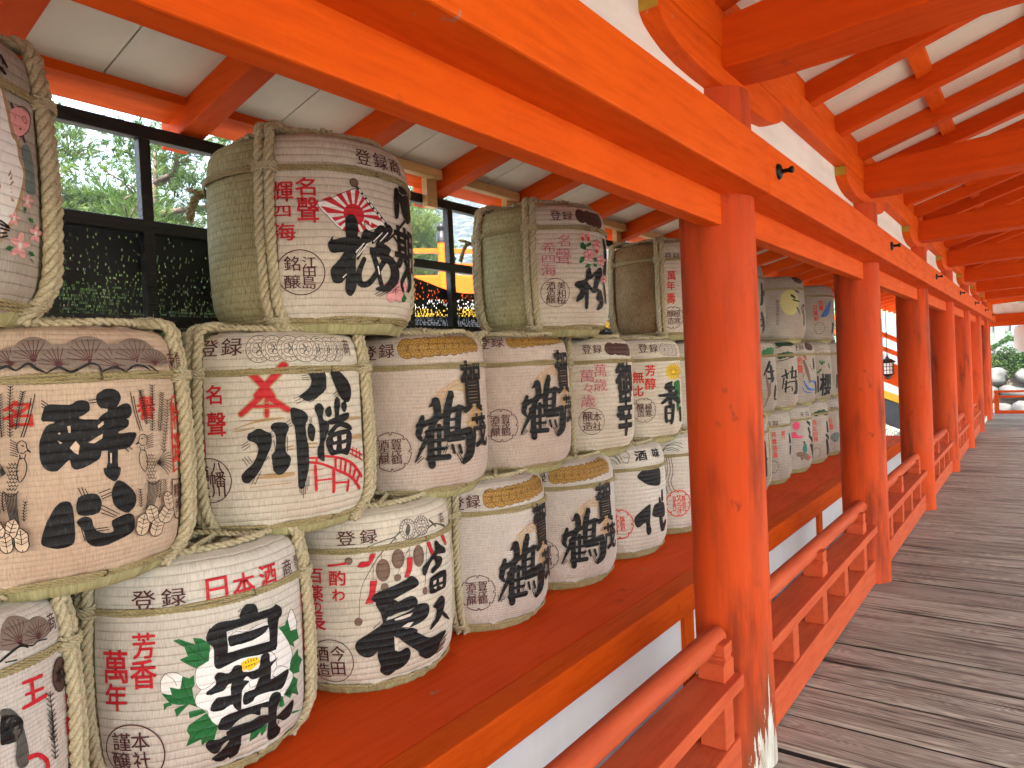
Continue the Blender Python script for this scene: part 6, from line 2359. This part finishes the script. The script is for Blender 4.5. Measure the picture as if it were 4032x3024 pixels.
# hanging iron lantern beside the bridge
lt = thing('iron_lantern', 'black iron cage lantern hanging outside between the second and third pillars', 'lantern', (-1.155, 10.9, .98))
b = MB(); b.lathe([(.0, .0), (.05, .01), (.05, .05), (.09, .07), (.10, .085)], 6); b.build('lantern_base', MAT['iron'], lt)
b = MB(); b.lathe([(.083, .088), (.083, .27)], 6); b.build('lantern_panes', MAT['paper'], lt)
b = MB()
for k in range(12):
    a = 2*pi*k/12; b.tube([(.094*cos(a), .094*sin(a), .086), (.094*cos(a), .094*sin(a), .272)], .006, 4)
for z in (.15, .21): b.tube([(.095*cos(2*pi*k/18), .095*sin(2*pi*k/18), z) for k in range(18)], .005, 4, closed=True)
b.build('cage', MAT['iron'], lt)
b = MB(); b.lathe([(.115, .272), (.135, .285), (.08, .33), (.03, .35), (.02, .385), (0, .39)], 6); b.build('lantern_roof', MAT['iron'], lt)
b = MB(); b.tube([(0, 0, .39), (0, 0, 1.25)], .006, 5); b.build('chain', MAT['iron'], lt)
# adjoining hall: one pillar in the sun seen through the row, and its beam
hp = thing('hall_pillar', 'sunlit vermilion pillar of the adjoining hall glimpsed between the third and fourth pillars', 'pillar', (-1.22, 17.4, -.62))
b = MB(); b.lathe([(.27, 0), (.265, 3.2), (0, 3.2)], 30); b.build('shaft', MAT['pillar'], hp, smooth=True, auto=40)

# ---- garden past the far end: boulder wall, hedge, stone fence
GY = 20.5
wl = thing('boulder_wall', 'retaining wall of rounded pale boulders below the hedge at the far end', 'stone wall', (2.0, GY, -.62))
rq = random.Random(21)
def boulder(seed, sx, sy, sz):
    q = random.Random(seed); bm = bmesh.new(); bmesh.ops.create_icosphere(bm, subdivisions=3, radius=1)
    ph = [q.random()*6 for _ in range(6)]
    for v in bm.verts:
        c = v.co; f = 1 + .16*sin(c.x*2.6+ph[0])*sin(c.y*2.2+ph[1]) + .12*sin(c.z*3.1+ph[2]+c.x*1.5) + .04*sin(c.x*8+ph[3])*sin(c.z*9+ph[4])
        v.co = Vector((c.x*sx*f, c.y*sy*f, max(-.92, min(.9, c.z))*sz*f))
    V = [v.co.copy() for v in bm.verts]; F = [[v.index for v in f.verts] for f in bm.faces]; bm.free()
    b = MB(); b.raw(V, F); return b
rows = ((.30, .36, .30), (.82, .32, .27), (1.28, .26, .22))
n = 0
for ri, (z, sx, sz) in enumerate(rows):
    x = -2.6 + .3*ri
    while x < 2.2:
        k = .8+.5*rq.random(); boulder(n, sx*k, .32, sz*(.9+.25*rq.random())).build('boulder', MAT['stone'], wl, (x, -.05*ri + .12*rq.random()+.10*ri, z), smooth=True)
        x += sx*k*1.85; n += 1
b = MB(); b.box(-3.0, 2.4, .15, .6, 0, 1.42); b.build('backing', simple('wall_earth', (.12, .10, .08), .95), wl)
hd = thing('hedge', 'clipped green hedge on top of the boulder wall', 'hedge', (2.0, GY+.6, .85))
b = MB(); rq = random.Random(8)
for _ in range(15000):
    x = -3.0 + 5.4*rq.random(); u = rq.random(); top = .62 + .16*sin(x*2.7) + .08*sin(x*7.1+1)
    if u < .55: p = Vector((x, -.55 + .20*rq.random() + .12*sin(x*5), top*rq.random()-.22))
    else: p = Vector((x, -.5 + 1.0*rq.random(), top - .10*rq.random()))
    d = Vector((rq.gauss(0, 1), rq.gauss(-.3, 1), rq.gauss(.5, 1))).normalized(); s = d.cross(Vector((rq.gauss(0, 1), rq.gauss(0, 1), rq.gauss(0, 1)))).normalized(); L = .05+.03*rq.random()
    b.face([p, p + d*L*.5 + s*L*.32, p + d*L, p + d*L*.5 - s*L*.32])
b.build('foliage', MAT['hedge'], hd)
b = MB(); b.box(-2.9, 2.3, -.40, .40, -.25, .42); b.build('stems', simple('hedge_core', (.02, .035, .012), .95), hd)
sf = thing('stone_fence', 'pale granite post fence standing behind the hedge at the far end', 'fence', (2.0, GY+2.2, .3))
for k in range(20):
    b = MB(); x = -6.0 + .40*k; b.box(-.125, .125, -.09, .09, 0, 2.15 + .04*((k*7) % 3)); b.build('post', MAT['stone_pale'], sf, (x, 0, 0), bevel=.02)
b = MB(); b.box(-6.2, 2.0, .10, .22, .9, 1.1); b.box(-6.2, 2.0, .10, .22, 1.6, 1.8); b.build('rail', MAT['stone_pale'], sf)
b = MB(); b.box(-7, 5, GY+.9, GY+8, -.62, .75); b.build('terrace', MAT['ground'], kind='structure')
b = MB(); rq = random.Random(4)
for _ in range(7000):
    x = -3 + 7*rq.random(); y = 16.6 + 3.6*rq.random(); L = .05+.06*rq.random(); a = rq.random()*6.28; e = Vector((cos(a), sin(a), 0))*.006; p = Vector((x, y, -.62))
    b.face([p-e, p+e, p+Vector((rq.gauss(0, .02), rq.gauss(0, .02), L))])
o = b.build('lawn_grass', MAT['hedge'], kind='stuff'); tag(o, 'short grass and moss between the deck end and the boulder wall', 'grass')
tree('pine_tree', 'pine rising behind the granite fence at the far end', (1.5, GY+6, .7), *pine(31, 6.0, 2.6, 0, 3000, .12), group='pine trees beyond the slatted fence')
# paper lantern near the far end, right side of the walk
pl_ = thing('paper_lantern', 'pale hanging paper lantern at the right edge near the far end', 'lantern', (.81, 16.6, 1.25))
pl_.scale = (1.13, 1.13, 1.13)
b = MB(); b.lathe([(.16, .05), (.24, .075), (.285, .13), (.30, .22), (.30, .47), (.285, .54), (.22, .58), (.15, .595)], 28); b.build('paper_body', MAT['paper'], pl_, smooth=True)
b = MB(); b.lathe([(0, 0), (.15, 0), (.16, .05), (.10, .05)], 28); b.build('base_ring', MAT['iron'], pl_, smooth=True, auto=40)
b = MB(); b.lathe([(.15, .592), (.15, .635), (0, .64)], 28); b.build('top_ring', MAT['iron'], pl_, smooth=True, auto=40)
b = MB(); b.tube([(0, 0, .64), (0, 0, .98)], .006, 5); b.build('cord', MAT['iron'], pl_)

# ================================================================ air: pale haze that fades the far hill
hz = NT('haze_air'); hz.t.nodes.remove(hz.b)
pv = hz.t.nodes.new('ShaderNodeVolumePrincipled'); pv.inputs['Color'].default_value = (0.86, 0.93, 1.0, 1); pv.inputs['Density'].default_value = 0.0014; pv.inputs['Anisotropy'].default_value = 0.3
hz.t.links.new(pv.outputs[0], hz.out.inputs['Volume'])
b = MB(); b.box(-560, 120, -560, 560, -2.4, 190)
o = b.build('haze', hz.m, kind='stuff'); tag(o, 'thin pale haze in the air fading the far hill', 'haze')
